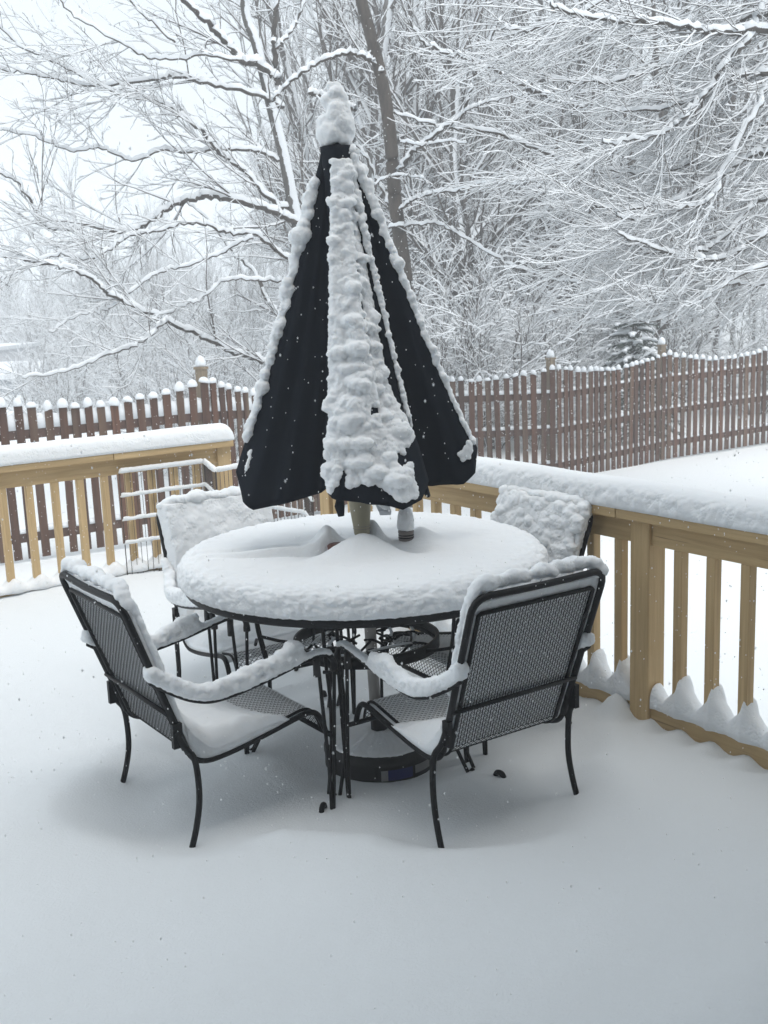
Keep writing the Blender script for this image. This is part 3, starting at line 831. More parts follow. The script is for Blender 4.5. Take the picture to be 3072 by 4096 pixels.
# ------------------------------------------------------------------ chairs
HT, WT, ZS, WB, YT = .887, .244, .395, .232, -.174
def back_pt(u, v_):
    """u -1..1 across, v 0 bottom..1 top of the back frame plane"""
    w = WB+(WT-WB)*v_; return Vector((u*w, YT*v_, ZS+(HT-ZS)*v_))
BN = Vector((0, (HT-ZS), -YT)).normalized()       # points to the sitter
def chair_frame(root):
    # outer back frame: one bent tube, corners rounded, bottom ends run into the seat rails
    rc = .055
    pts = [back_pt(-1, 0), back_pt(-1, .5), back_pt(-1, 1-rc/.52)]
    arc = []
    for s_ in (-1, 1):
        c_ = back_pt(s_, 1)
        a0 = back_pt(s_, 1-rc/.52); a1 = Vector((c_.x-s_*rc, c_.y, c_.z))
        seg = [a0.lerp(c_, t).lerp(c_.lerp(a1, t), t) for t in [k/6 for k in range(7)]]
        arc.append(seg)
    path = [back_pt(-1, k/8*(1-rc/.52)) for k in range(8)]+arc[0]+[arc[0][-1].lerp(arc[1][-1], k/4)+Vector((0, -.008*math.sin(PI*k/4), 0)) for k in range(1, 4)]+arc[1][::-1]+[back_pt(1, (1-k/8)*(1-rc/.52)) for k in range(1, 9)]
    g = G(); g.tube(path, .0105, 10); g.obj('back_frame', IRON, root)
    # inner frame round the mesh
    iv = .895
    def ip(u, v_): q = back_pt(u, v_); w = (WB+(WT-WB)*v_)-.030; return Vector((u*w, q.y, q.z))
    g = G(); g.tube([ip(-1, 0), ip(-1, .45), ip(-1, iv-.01), ip(-.96, iv), ip(.96, iv)+Vector((0, 0, 0)), ip(1, iv-.01), ip(1, .45), ip(1, 0)], .0065, 8); g.obj('mesh_frame', IRON, root)
    g = G(); g.tube([back_pt(-1, .27)+Vector((0, -.009, 0)), back_pt(1, .27)+Vector((0, -.009, 0))], .007, 8); g.obj('crossbar', IRON, root)
    # seat rails with the waterfall front
    SP = [(0, .397), (.012, .378), (.035, .362), (.075, .354), (.155, .362), (.26, .382), (.354, .402), (.405, .412), (.435, .408), (.455, .388), (.468, .36), (.475, .335)]
    for s_ in (-1, 1):
        P = smoothpath([(s_*WB, y, z) for y, z in SP], 3); g = G(); g.tube(P, .0095, 9); g.obj('seat_rail', IRON, root)
        P = smoothpath([(s_*(WB-.030), y, z+.002) for y, z in SP], 3); g = G(); g.tube(P, .005, 6); g.obj('mesh_rail', IRON, root)
    g = G(); g.tube([(-.285, .472, .335), (.285, .472, .335)], .0085, 8); g.obj('front_bar', IRON, root)
    # arms with curled ends
    AP = [(-.105, .640), (-.06, .608), (-.01, .578), (.04, .561), (.09, .556), (.16, .562), (.25, .577), (.34, .596), (.41, .610), (.445, .612), (.47, .602), (.485, .58), (.487, .555)]
    for s_ in (-1, 1):
        P = []
        for y, z in AP:
            w = .240+(.284-.240)*sm(-.105, .05, y); P.append((s_*w, y, z))
        PP = smoothpath(P, 4)
        g = G(); g.tube(PP, [.0095]*(len(PP)-5)+[.010, .011, .012, .0125, .0125], 10); ar = g.obj('arm', IRON, root)
        g = G(); g.tube([(s_*.284, .487, .556), (s_*.284, .487, .548)], .0125, 10); g.tube([(s_*.284, .424, .605), (s_*.284, .423, .575), (s_*.284, .424, .545)], [.0115, .0115, .0125], 10); g.obj('arm_sleeve', BASEM, ar)
        # front support of two rods
        g = G(); g.tube(smoothpath([(s_*.284, .487, .56), (s_*.284, .478, .40), (s_*.284, .470, .25), (s_*.284, .455, .02)], 5), .0062, 8); g.obj('front_leg', IRON, root)
        g = G(); g.tube(smoothpath([(s_*.284, .428, .60), (s_*.284, .440, .40), (s_*.284, .450, .25), (s_*.284, .453, .02)], 5), .0062, 8); g.obj('front_leg', IRON, root)
        # rear leg
        g = G(); g.tube(smoothpath([(s_*.248, -.040, .475), (s_*.254, -.020, .425), (s_*.262, .002, .39), (s_*.264, .010, .33), (s_*.264, .009, .25), (s_*.266, -.008, .17), (s_*.268, -.035, .09), (s_*.268, -.055, .02)], 4), .0095, 9)
        g.obj('rear_leg', IRON, root)
        g = G(); g.box((s_*.243-.006, -.052, .425), (s_*.243+.010, -.022, .50)); o = g.obj('bracket', IRON, root, False)
    return SP

def lattice(fn, NU, NV, wid, th, sq=.92, link_=False):
    """zigzag strands that touch their neighbours: expanded metal.  fn(u -1..1, v 0..1) -> point, normal"""
    g = G()
    for i in range(NU):
        u0 = -1+2*(i+.5)/NU; du = sq/NU
        prev = None; vs = []
        for j in range(NV+1):
            sg = 1 if (i+j) % 2 else -1
            p, n, sd = fn(u0+sg*du, j/NV)
            vs.append((p-sd*wid, p+n*th, p+sd*wid))
        v = [tuple(q) for t in vs for q in t]; f = []
        if i < NU-1 and link_:
            for j in range(i % 2, NV, 2):            # the short bonds to the next strand
                p, n, sd = fn(u0+du, j/NV+.12/NV); q, n2, _ = fn(u0+2.0/NU-du, (j+.55)/NV)
                nn = len(v); hh_ = Vector((0, 0, wid*.5)); v += [tuple(p-hh_), tuple(p+hh_), tuple(q+hh_), tuple(q-hh_)]; f.append((nn, nn+1, nn+2, nn+3))
        for j in range(NV):
            a, b = 3*j, 3*j+3
            f += [(a, a+1, b+1, b), (a+1, a+2, b+2, b+1), (a+2, a, b, b+2)]
        g.add(v, f)
    return g

proto = thing('patio_chair', 'x', 'chair')
SPp = chair_frame(proto)
def backfn(u, v_):
    w = WB+(WT-WB)*v_-.031; q = back_pt(0, v_*.893); return Vector((u*w, q.y, q.z)), BN, Vector((1, 0, 0))
def seat_prof(s):
    L = [0]
    for a, b in zip(SPp[:-1], SPp[1:]): L.append(L[-1]+math.hypot(b[0]-a[0], b[1]-a[1]))
    d = s*L[-1]; k = 0
    while k < len(L)-2 and L[k+1] < d: k += 1
    t = (d-L[k])/(L[k+1]-L[k]); y = SPp[k][0]+(SPp[k+1][0]-SPp[k][0])*t; z = SPp[k][1]+(SPp[k+1][1]-SPp[k][1])*t
    n = Vector((0, -(SPp[k+1][1]-SPp[k][1]), SPp[k+1][0]-SPp[k][0])).normalized()
    return y, z, n
def seatfn(u, v_):
    y, z, n = seat_prof(v_); return Vector((u*(WB-.031), y, z+.002)), n, Vector((1, 0, 0))
lattice(backfn, 38, 50, .0017, .0015, .36, True).obj('back_mesh', MESHM, proto, False)
lattice(seatfn, 42, 66, .0016, .0016).obj('seat_mesh', MESHM, proto, False)

def seat_dust(o_root, k, rngseed):
    pass

def slab(front, back, nu, nv):
    """closed sheet between two functions (i,j)->Vector"""
    g = G(); v = []; f = []
    for j in range(nv+1):
        for i in range(nu+1): v.append(tuple(front(i/nu, j/nv)))
    m0 = len(v)
    for j in range(nv+1):
        for i in range(nu+1): v.append(tuple(back(i/nu, j/nv)))
    n = nu+1
    for j in range(nv):
        for i in range(nu):
            a = j*n+i; f.append((a, a+1, a+n+1, a+n)); f.append((m0+a, m0+a+n, m0+a+n+1, m0+a+1))
    for i in range(nu):
        f.append((i+1, i, m0+i, m0+i+1)); a = nv*n+i; f.append((a, a+1, m0+a+1, m0+a))
    for j in range(nv):
        a = j*n; f.append((a, a+n, m0+a+n, m0+a)); a = j*n+nu; f.append((a+n, a, m0+a, m0+a+n))
    return g.add(v, f)

def shelter(k, x, y, r0=.56, r1=.66):
    wx, wy = chair_w(k, x, y); return sm(r0, r1, math.hypot(wx-TC.x, wy-TC.y))

CHL = {'FR': 'black mesh patio chair seen from behind at front right, snow along its top bar',
       'FL': 'black mesh patio chair at front left turned side on, snow filling its seat and arms',
       'BL': 'black patio chair at back left near the wire pen, its backrest plastered with snow',
       'BR': 'black patio chair at back right against the deck railing, its backrest buried in lumpy snow'}
chairs = {}
for k in ('FR', 'FL', 'BL', 'BR'):
    root = proto if k == 'FR' else copy_tree(proto)
    chairs[k] = root
for k in ('FR', 'FL', 'BL', 'BR'):
    root = chairs[k]
    x, y, th = CH_[k]; root.location = (x, y, 0); root.rotation_euler = (0, 0, th)
    root['label'] = CHL[k]; root['category'] = 'chair'; root['group'] = 'black mesh patio chairs round the table'
    heavy = k[0] == 'B'; sd_ = {'FR': 1, 'FL': 2, 'BL': 3, 'BR': 4}[k]
    # snow plastered on the sitter's side of the back
    wd = .245 if heavy else .238
    def thick(u, v_):
        e = min(u, 1-u)*2*wd; q = sm(0, .022, e)*.75+.25
        if heavy: return (.040+.020*v_+.012*fbm((u, v_, sd_), .35, sd_))*q
        return (.018+.022*v_+.012*sm(.25, .0, v_))*q
    vtop = 1.03 if heavy else .96
    def fr_(u, v_):
        uu = (u*2-1); q = back_pt(0, v_*vtop); w = (WB+(WT-WB)*v_)
        p = Vector((uu*(w+.002), q.y, q.z)); 
        return p+BN*(.009+thick(u, v_)*sm(1.0, .97, v_)**.5)
    def bk_(u, v_):
        uu = (u*2-1); q = back_pt(0, v_*vtop); w = (WB+(WT-WB)*v_)
        inner = abs(uu)*w < w-.036 and v_*vtop < .885
        return Vector((uu*(w+.002), q.y, q.z))+BN*(.0045 if not heavy else .004)
    o = slab(fr_, bk_, 90, 100).obj('back_snow', SNOW, root)
    am = .027 if k == 'BR' else (.010 if heavy else .008)
    def bfn(p, n):
        if n.dot(BN) < .1: return 0
        if k == 'BL':
            return .011*(mn.noise(Vector((p.x*7+p.z*5, p.y*6, p.z*24+sd_)))+.5*mn.noise(Vector((p.x*16, 0, p.z*50))))+.008*billow(p, .03, 3)
        return am*cauli(p, sd_, .8)
    displace(o, bfn)
    rq = random.Random(sd_)
    if k == 'BR':
        bb = []
        for i in range(900):
            u, v_ = rq.uniform(-1, 1), rq.uniform(.0, 1.02); q = back_pt(u*.97, v_); r = .010+.024*rq.random()**2.2
            q = q+BN*(.040+.012*v_+rq.uniform(-.004, .006)); bb.append((q.x, q.y, q.z, r*1.2, r*.9, r*.85))
        blobs('back_clumps', bb, .0055, SNOW, root, lump=(.024, .008), seed=sd_)
    # cap on the top bar, running over the corners and down the side tubes
    b = []; hc = .026 if heavy else .024
    for i in range(150):
        u = rq.uniform(-1, 1); x_ = u*(WT-.006); dz = -.040*max(0, (abs(u)-.80)/.20)**2
        r = hc*rq.uniform(.75, 1.12)*(.84+.42*mn.noise(Vector((u*4.5, sd_, 3))))
        b.append((x_, YT+.018+rq.uniform(-.004, .012 if not heavy else .025), HT+.012+r*.55+dz+rq.uniform(0, .012), r*1.1, r*.95, r*.85))
    for s_ in (-1, 1):
        for i in range(70 if k != 'BL' else 0):
            v_ = rq.uniform(.36, .97); q = back_pt(s_, v_); r = (.014 if heavy else .013)*rq.uniform(.8, 1.15)
            q = q+BN*(.020+r*.6); b.append((q.x-s_*(.002 if heavy else .006), q.y, q.z, r, r, r*1.1))
    blobs('top_snow', b, .0065, SNOW, root, lump=(.024, .007 if k != 'BR' else .010), seed=sd_)
    # snow on the arms
    AP = [(-.105, .640), (-.06, .608), (-.01, .578), (.04, .561), (.09, .556), (.16, .562), (.25, .577), (.34, .596), (.41, .610), (.445, .612), (.47, .602)]
    for s_ in (-1, 1):
        P = smoothpath([Vector((s_*(.240+.044*sm(-.105, .05, yy)), yy, zz+.008)) for yy, zz in AP], 8); b = []
        for p in P:
            sh = shelter(k, p.x, p.y, .588, .612)
            for m in range(3):
                b.append((p.x+rq.uniform(-.005, .005), p.y, p.z+.002, .013+.007*sh, .012, .009))
            if sh > .25:
                top = (.030+.022*sm(.0, .30, p.y)+.016*mn.noise(Vector((p.y*13, s_, sd_)))+.006*rq.random())*min(1, sh*1.2)
                for m in range(5):
                    zz = rq.uniform(.2, 1)*top; b.append((p.x+rq.uniform(-.007, .007), p.y+rq.uniform(-.005, .005), p.z+zz, .020*rq.uniform(.8, 1.1), .015, .014))
        blobs('arm_snow', b, .0058, SNOW, root, lump=(.022, .006), seed=sd_+s_)
    # snow on the seat, thin where the table shelters it
    def sz(u, v_):
        yy, zz, n = seat_prof(v_*.86); xx = (u*2-1)*(WB+.004)
        e = min(u, 1-u)*2*WB; sh = shelter(k, xx, yy, .54, .70)
        h = .070*sh*(1-.25*sm(.0, .4, yy))*(.35+.65*sm(0, .07, e))
        h += .05*sh*sm(.10, .0, yy)
        return xx, yy, zz, h
    def sf(u, v_):
        xx, yy, zz, h = sz(u, v_); return Vector((xx, yy, zz+(.007+h if h > .004 else -.004)))
    def sb(u, v_):
        xx, yy, zz, h = sz(u, v_); return Vector((xx, yy, zz-(-.004 if h > .004 else .006)))
    o = slab(sf, sb, 60, 60).obj('seat_snow', SNOW, root)
    lumpy_ = lambda p, n: (.007*billow(p, .03, sd_)+.003*billow(p, .012, sd_) if n.z > .2 else 0)
    displace(o, lumpy_)

def dustfn(u, v_):
    y, z, n = seat_prof(.12+v_*.80); return Vector((u*(WB-.031), y, z+.0045)), n, Vector((1, 0, 0))
dm = lattice(dustfn, 42, 53, .0028, .0016)
first = None
for k in ('FR', 'FL', 'BL', 'BR'):
    if first is None: first = dm.obj('snow_dusting', SNOW, chairs[k], False)
    else: inst(first, chairs[k])
g = G(); g.tube([(0, 0, 0), (.012, .004, .02), (.004, .008, .045)], [.003, .010, .002], 5); lf = g.obj('dead_leaf', LEAF, None, True, (*chair_w('BR', -.29, .43), .17)); lf['label'] = 'small curled brown leaf caught on the back right chair leg'; lf['category'] = 'leaf'

# ------------------------------------------------------------------ picket fence
FL_ = fence_line()
def topz(x, y, tfrac, zpost_top, sag): return zpost_top-sag*math.sin(PI*tfrac)
fsecs = []
# section ends (x, y, ground z, picket top z at the posts, sag)
FP = [(-8.1, 7.7, -.70, .86, .15), (-6.0, 9.05, -.68, .88, .15), (-3.87, 10.2, -.66, .92, .16), (-1.78, 11.5, -.64, .94, .17), (-.75, 13.2, -.80, .80, .13), (.15, 14.6, -.86, .72, .12),
      (2.475, 15.3, -.93, .69, .13), (4.42, 16.85, -.88, .74, .15), (6.60, 18.0, -.82, .76, .14), (8.75, 19.15, -.80, .78, .14), (10.9, 20.3, -.8, .78, .14)]
# make left spans sag as the photo: first visible span peaks left of frame
pk = G(); pk.box((-.044, -.009, 0), (.044, .009, 1.0)); pk_me = None
def fence(name, label, idx):
    root = thing(name, label, 'fence')
    pproto = sproto = bproto = None
    rnd = random.Random(idx[0]+3)
    for a, b in zip(idx[:-1], idx[1:]):
        A, B = FP[a], FP[b]
        ax, ay, ag, at, s1 = A; bx, by, bg, bt, s2 = B
        L = math.hypot(bx-ax, by-ay); d = Vector(((bx-ax)/L, (by-ay)/L, 0)); ang = math.atan2(d.y, d.x)
        n = round(L/.134)
        # rails (on the far side of the pickets)
        for rf in (.22, 1.28) if a < 4 else (.25, .78, 1.30):
            za, zb = ag+rf*.95, bg+rf*.95
            g = G(); 
            off = Vector((-d.y, d.x, 0))*.03
            p0 = Vector((ax, ay, za))+off; p1 = Vector((bx, by, zb))+off; up_ = Vector((0, 0, .045)); sd2 = Vector((-d.y, d.x, 0))*.019
            v = [p0-up_-sd2, p0-up_+sd2, p0+up_+sd2, p0+up_-sd2, p1-up_-sd2, p1-up_+sd2, p1+up_+sd2, p1+up_-sd2]
            g.add([tuple(q) for q in v], [(0, 1, 2, 3), (7, 6, 5, 4), (0, 4, 5, 1), (1, 5, 6, 2), (2, 6, 7, 3), (3, 7, 4, 0)])
            ra = g.obj('fence_rail', FENCE_H, root, False)
            pth = [tuple(p0.lerp(p1, i/8)+up_) for i in range(9)]
            g = ridge(pth, lambda s, T: .028, lambda s, T: (.15 if rf > 1 and a < 5 else .05)+.03*mn.noise(Vector((s*6, a, rf))), nseg=6, step=.05, down=0, endcap=.03)
            g.obj('rail_snow', SNOWT, ra)
        for i in range(n):
            t = (i+.5)/n; x, y = ax+(bx-ax)*t, ay+(by-ay)*t
            gz_ = ag+(bg-ag)*t; tz = at+(bt-at)*t-s1*math.sin(PI*t)**.9+rnd.uniform(-.012, .012)
            h = tz-gz_-.0
            tilt = rnd.gauss(0, .009)
            if pproto is None:
                pproto = G().box((-.040, -.009, 0), (.040, .009, 1.0)).obj('picket', FENCE, root, False)
                V, F = ico(); vv2 = [(p[0]*.056, p[1]*.042, max(-.012, p[2]*.062)+.012) for p in V.tolist()]
                sproto = mesh_obj('picket_snow', vv2, F.tolist(), SNOWT, None); COL.objects.unlink(sproto)
                p = pproto
            else: p = inst(pproto, root)
            p.location = (x, y, gz_); p.rotation_euler = (0, tilt, ang); p.scale = (rnd.uniform(.93, 1.04), 1, h)
            s = inst(sproto, p); s.location = (0, 0, 1.0); kq = 1.0 if a < 4 else .84; s.scale = (kq/p.scale.x*rnd.uniform(.75, 1.1), kq*rnd.uniform(.75, 1.1), kq/h*rnd.uniform(.7, 1.4))
            if rnd.random() < .25: s.rotation_euler = (0, rnd.uniform(-.3, .3), 0)
        # post with its snow ball
        for e in ([0, 1] if b == idx[-1] else [0]):
            X = (A, B)[e]
            off = Vector((-d.y, d.x, 0))*.10
            g = G(); g.box((-.045, -.045, 0), (.045, .045, X[3]-X[2]+.12)); g.box((-.055, -.055, X[3]-X[2]+.122), (.055, .055, X[3]-X[2]+.15))
            po = g.obj('post', FPOST, root, False, (X[0]+off.x, X[1]+off.y, X[2])); po.rotation_euler = (0, 0, ang)
            g = G(); zt = X[3]-X[2]+.15; g.lathe([(.05, zt), (.058, zt+.03), (.052, zt+.06), (.036, zt+.095), (.012, zt+.115)], 12); g.obj('snow_ball', SNOWT, po)
    return root
fence('picket_fence', 'brown stained picket fence at the left behind the deck, scalloped top capped with snow', [0, 1, 2, 3, 4, 5])
fence('picket_fence', 'brown stained picket fence at the right running up the yard, scalloped top capped with snow', [5, 6, 7, 8, 9, 10])

# ------------------------------------------------------------------ trees
def rot_about(d, ax, a):
    c, s = math.cos(a), math.sin(a); x, y, z = d; u, v, w = ax; k = (u*x+v*y+w*z)*(1-c)
    return (x*c+(v*z-w*y)*s+u*k, y*c+(w*x-u*z)*s+v*k, z*c+(u*y-v*x)*s+w*k)
def norm(d): l = math.sqrt(d[0]**2+d[1]**2+d[2]**2) or 1; return (d[0]/l, d[1]/l, d[2]/l)

def grow(out, p, d, L, r, lvl, cfg, rnd):
    """append polylines [(points, radii)]; cfg per level: seg, wig, trop(x,y,z), kids per metre, ratio, angle"""
    c = cfg[lvl]; n = max(2, int(L/c['seg']+.5)); st = L/n
    pts = [p]; rad = [r]; wig = c['wig']; tx, ty, tz = c['trop']
    for i in range(n):
        d = norm((d[0]+rnd.gauss(0, wig)+tx, d[1]+rnd.gauss(0, wig)+ty, d[2]+rnd.gauss(0, wig)+tz*(1 if not c.get('curl') else (2*i/n-.6))))
        p = (p[0]+d[0]*st, p[1]+d[1]*st, p[2]+d[2]*st); pts.append(p); rad.append(r*(1-.8*(i+1)/n)+.001)
        if lvl+1 < len(cfg):
            kf = c['kids']*st; k = int(kf)+(rnd.random() < kf-int(kf))
            t = (i+1)/n
            if t < c.get('bare', 0): k = 0
            for _ in range(k):
                cc = cfg[lvl+1]
                a = rnd.uniform(0, 2*PI); ax = norm((math.cos(a), math.sin(a)*.6, rnd.gauss(0, .5)))
                nd = rot_about(d, ax, rnd.uniform(.5, 1.0)*c['ang'])
                grow(out, p, norm(nd), L*c['ratio']*(1-.55*t)*rnd.uniform(.6, 1.2), max(.0018, rad[-1]*.6), lvl+1, cfg, rnd)
    out.append((pts, rad))

def along(out, pts, rads, cfg, rnd, dens, Lk, bias=(0, 0, 0), ang=1.0, lvl=0, rk=.5, t0=0.0):
    """spawn side branches along a hand placed limb"""
    for i in range(1, len(pts)):
        a, b = pts[i-1], pts[i]; seg = math.dist(a, b); d = norm((b[0]-a[0], b[1]-a[1], b[2]-a[2]))
        if i/len(pts) < t0: continue
        kf = dens*seg; k = int(kf)+(rnd.random() < kf-int(kf))
        for _ in range(k):
            t = rnd.random(); p = (a[0]+(b[0]-a[0])*t, a[1]+(b[1]-a[1])*t, a[2]+(b[2]-a[2])*t)
            w = rnd.uniform(0, 2*PI); nd = rot_about(d, norm((math.cos(w)*.5, math.sin(w), rnd.gauss(0, .4))), ang*rnd.uniform(.5, 1.1))
            nd = norm((nd[0]+bias[0], nd[1]+bias[1], nd[2]+bias[2]))
            grow(out, p, nd, Lk*rnd.uniform(.45, 1.15), max(.003, rads[i]*rk), lvl, cfg, rnd)

def tubes_np(polys, snow=.012, sides=4, mats=(None, None), thick=1.0, snow_r=.8):
    """vectorised elongated tubes: bark below, snow lying on top"""
    V = []; F = []; MI = []; base = 0
    ang = np.arange(sides)*2*np.pi/sides
    ca, sa = np.cos(ang), np.sin(ang)        # 0: side, quarter: up
    P = []; R = []; Tn = []; idx = []
    lens = [len(p) for p, _ in polys]
    P = np.array([q for p, _ in polys for q in p]); R = np.array([q for _, r in polys for q in r])
    starts = np.cumsum([0]+lens[:-1]); ends = starts+np.array(lens)-1
    nx = np.minimum(np.arange(len(P))+1, np.repeat(ends, lens)); pv = np.maximum(np.arange(len(P))-1, np.repeat(starts, lens))
    T = P[nx]-P[pv]; T /= np.linalg.norm(T, axis=1)[:, None]+1e-9
    side = np.stack([T[:, 1], -T[:, 0], np.zeros(len(T))], 1); ln = np.linalg.norm(side, axis=1)
    side[ln < .05] = (1, 0, 0); side /= np.linalg.norm(side, axis=1)[:, None]
    upv = np.cross(side, T); upv *= np.sign(upv[:, 2]+1e-9)[:, None]
    hor = np.clip(ln, 0, 1)
    hs = snow*hor*(.35+.65*np.minimum(1, R/.02+.45))
    hs = hs*(1+.45*np.sin(np.arange(len(P))*2.399)*np.sin(np.arange(len(P))*.71+1))
    wv = np.maximum(R, snow_r*hs*.5)
    rings = []
    for c, s in zip(ca, sa):
        upd = np.where(s > 0, s*(R+hs), s*R)
        rings.append(P+side*(c*wv)[:, None]*thick+upv*upd[:, None])
    V = np.stack(rings, 1).reshape(-1, 3)
    isend = np.zeros(len(P), bool); isend[ends] = True
    st = np.where(~isend)[0]
    faces = []; mi = []
    for k in range(sides):
        l = (k+1) % sides
        faces.append(np.stack([st*sides+k, st*sides+l, (st+1)*sides+l, (st+1)*sides+k], 1))
        mid = ang[k]+np.pi/sides
        m = np.zeros(len(st), int)
        if math.sin(mid) > .1: m = (hor[st] > .30).astype(int)
        mi.append(m)
    return V, np.concatenate(faces), np.concatenate(mi)

def np_mesh(name, V, F, MI, mats, parent=None):
    me = bpy.data.meshes.new(name); me.vertices.add(len(V)); me.vertices.foreach_set('co', V.astype(np.float32).ravel())
    me.loops.add(F.size); me.loops.foreach_set('vertex_index', F.ravel().astype(np.int32))
    me.polygons.add(len(F)); me.polygons.foreach_set('loop_start', (np.arange(len(F))*F.shape[1]).astype(np.int32))
    for m in mats: me.materials.append(m)
    me.polygons.foreach_set('material_index', MI.astype(np.int32))
    me.update(calc_edges=True); me.validate()
    o = bpy.data.objects.new(name, me); COL.objects.link(o)
    if parent is not None: o.parent = parent
    return o

def limb_obj(name, pts, rads, parent, snow=.03, sides=10, bark=None):
    V, F, MI = tubes_np([(pts, rads)], snow, sides)
    return np_mesh(name, V, F, MI, (bark or BARK, SNOWT), parent)

def twigs_obj(name, polys, parent, snow=.012, kind=True):
    V, F, MI = tubes_np(polys, snow, 4)
    o = np_mesh(name, V, F, MI, (TWIG, SNOWT), parent)
    if kind: o['kind'] = 'stuff'
    return o

def pl_(pxs, D0, D1=None, jit=.0, k=5, rnd=random.Random(1)):
    D1 = D0 if D1 is None else D1; n = len(pxs)
    P = [pix(u, v, D0+(D1-D0)*i/(n-1)) for i, (u, v) in enumerate(pxs)]
    return [tuple(q) for q in smoothpath(P, k+4)]
def taper(r0, r1, n): return [r0+(r1-r0)*i/(n-1) for i in range(n)]

ntw = 0
TW = [dict(seg=.20, wig=.09, trop=(0, 0, .03), kids=4.6, ratio=.55, ang=.95, bare=.06),
      dict(seg=.13, wig=.12, trop=(0, 0, .03), kids=6.0, ratio=.55, ang=.9),
      dict(seg=.10, wig=.14, trop=(0, 0, .02), kids=5.0, ratio=.5, ang=.9),
      dict(seg=.09, wig=.15, trop=(0, 0, .02), kids=0, ratio=.5, ang=1.0)]
def ground_base(p): return (p[0], p[1], yard_z(p[0], p[1])-.1)

# --- tree behind the umbrella, left: big spreading maple
rnd = random.Random(21)
t2 = thing('maple_tree', 'large bare maple tree left of the umbrella, thick snow along its spreading limbs', 'tree')
D = 16.0
trk = pl_([(963, -160), (985, 60), (1028, 185), (1083, 417), (1130, 602), (1167, 787), (1200, 960), (1225, 1250), (1245, 1500)], D)
gb_ = ground_base(trk[-1]); trk = trk+[gb_]
V = limb_obj('trunk', trk[::-1], taper(.10, .060, len(trk)), t2, .0, 14, BARKS)
tw = []
LM = [
 ([(1215, 900), (1148, 870), (1018, 815), (880, 787), (787, 792), (704, 815), (602, 880), (509, 926), (370, 907), (213, 917), (157, 870), (120, 805), (46, 713), (-60, 680)], .062, .012, 16, 14.8, 1.6, 1.5),
 ([(1120, 330), (1028, 250), (972, 241), (889, 148), (815, 74), (722, -10), (640, -90)], .065, .035, 16, 15.5, 1.2, 1.5),
 ([(1125, 420), (1020, 372), (861, 343), (722, 306), (593, 319), (389, 343), (231, 315), (90, 290), (-70, 275)], .040, .010, 16, 15, 1.6, 1.4),
 ([(1150, 650), (1018, 602), (880, 593), (768, 611), (648, 602), (528, 639), (407, 593), (278, 602), (139, 546), (-40, 515)], .032, .008, 16, 15.2, 1.6, 1.3),
 ([(1180, 840), (1092, 806), (981, 685), (880, 611), (796, 518), (685, 435), (593, 398), (518, 389), (398, 343), (185, 231), (56, 167), (-60, 20)], .042, .009, 16, 15, 1.6, 1.4),
 ([(1200, 1060), (1102, 1000), (1018, 935), (907, 930), (787, 889), (648, 917), (518, 944), (463, 981), (352, 1037), (231, 1019), (90, 1080), (-60, 1150)], .030, .008, 15.5, 14, 1.8, 1.2),
 ([(1200, 1500), (1090, 1455), (920, 1400), (800, 1340), (648, 1268), (463, 1194), (389, 1130), (278, 1074), (120, 1046), (-60, 1010)], .045, .012, 15, 13, 1.7, 1.2),
 ([(662, 1278), (640, 1305), (560, 1370), (417, 1426), (278, 1481), (90, 1510)], .024, .006, 13.5, 12.6, 1.7, 1.0),
 ([(1110, 330), (1093, 150), (1120, -60)], .045, .03, 16, 16, .8, 1.3),
 ([(1110, 190), (1150, 140), (1200, 60), (1230, -60)], .028, .02, 16, 16.4, 1.2, 1.2),
 ([(1230, 1340), (1100, 1250), (1018, 1092), (926, 1000), (833, 880), (740, 800)], .035, .012, 17.5, 18, 1.5, 1.2),
 ([(1120, 1120), (1030, 1120), (900, 1122), (800, 1200), (700, 1230), (600, 1290)], .018, .006, 14.5, 13.6, 1.8, 1.0),
 ([(1010, 950), (880, 1010), (760, 1060), (640, 1090), (520, 1170), (430, 1240), (330, 1260), (200, 1330)], .018, .006, 14.6, 13.6, 1.8, 1.0),
 ([(700, 170), (560, 40), (480, -60)], .02, .01, 15, 15, 1.5, 1.2),
 ([(970, 240), (800, 220), (640, 240), (500, 180), (300, 60), (200, -60)], .022, .01, 15.4, 15, 1.7, 1.2),
]
for pxs, r0, r1, d0, d1, dens, Lk in LM:
    P = pl_(pxs, d0, d1, k=4); P = [(p[0]+rnd.gauss(0, .012), p[1]+rnd.gauss(0, .03), p[2]+rnd.gauss(0, .012)) for p in P]
    R = taper(r0, r1, len(P)); limb_obj('limb', P, R, t2, .035, 8)
    along(tw, P, R, TW, rnd, dens*1.7, Lk*1.15, (-.25, 0, .10), 1.05, 0, .30, .03)
twigs_obj('crown', tw, t2, .014); ntw += sum(len(p)-1 for p, _ in tw); print('maple twig segs', ntw)

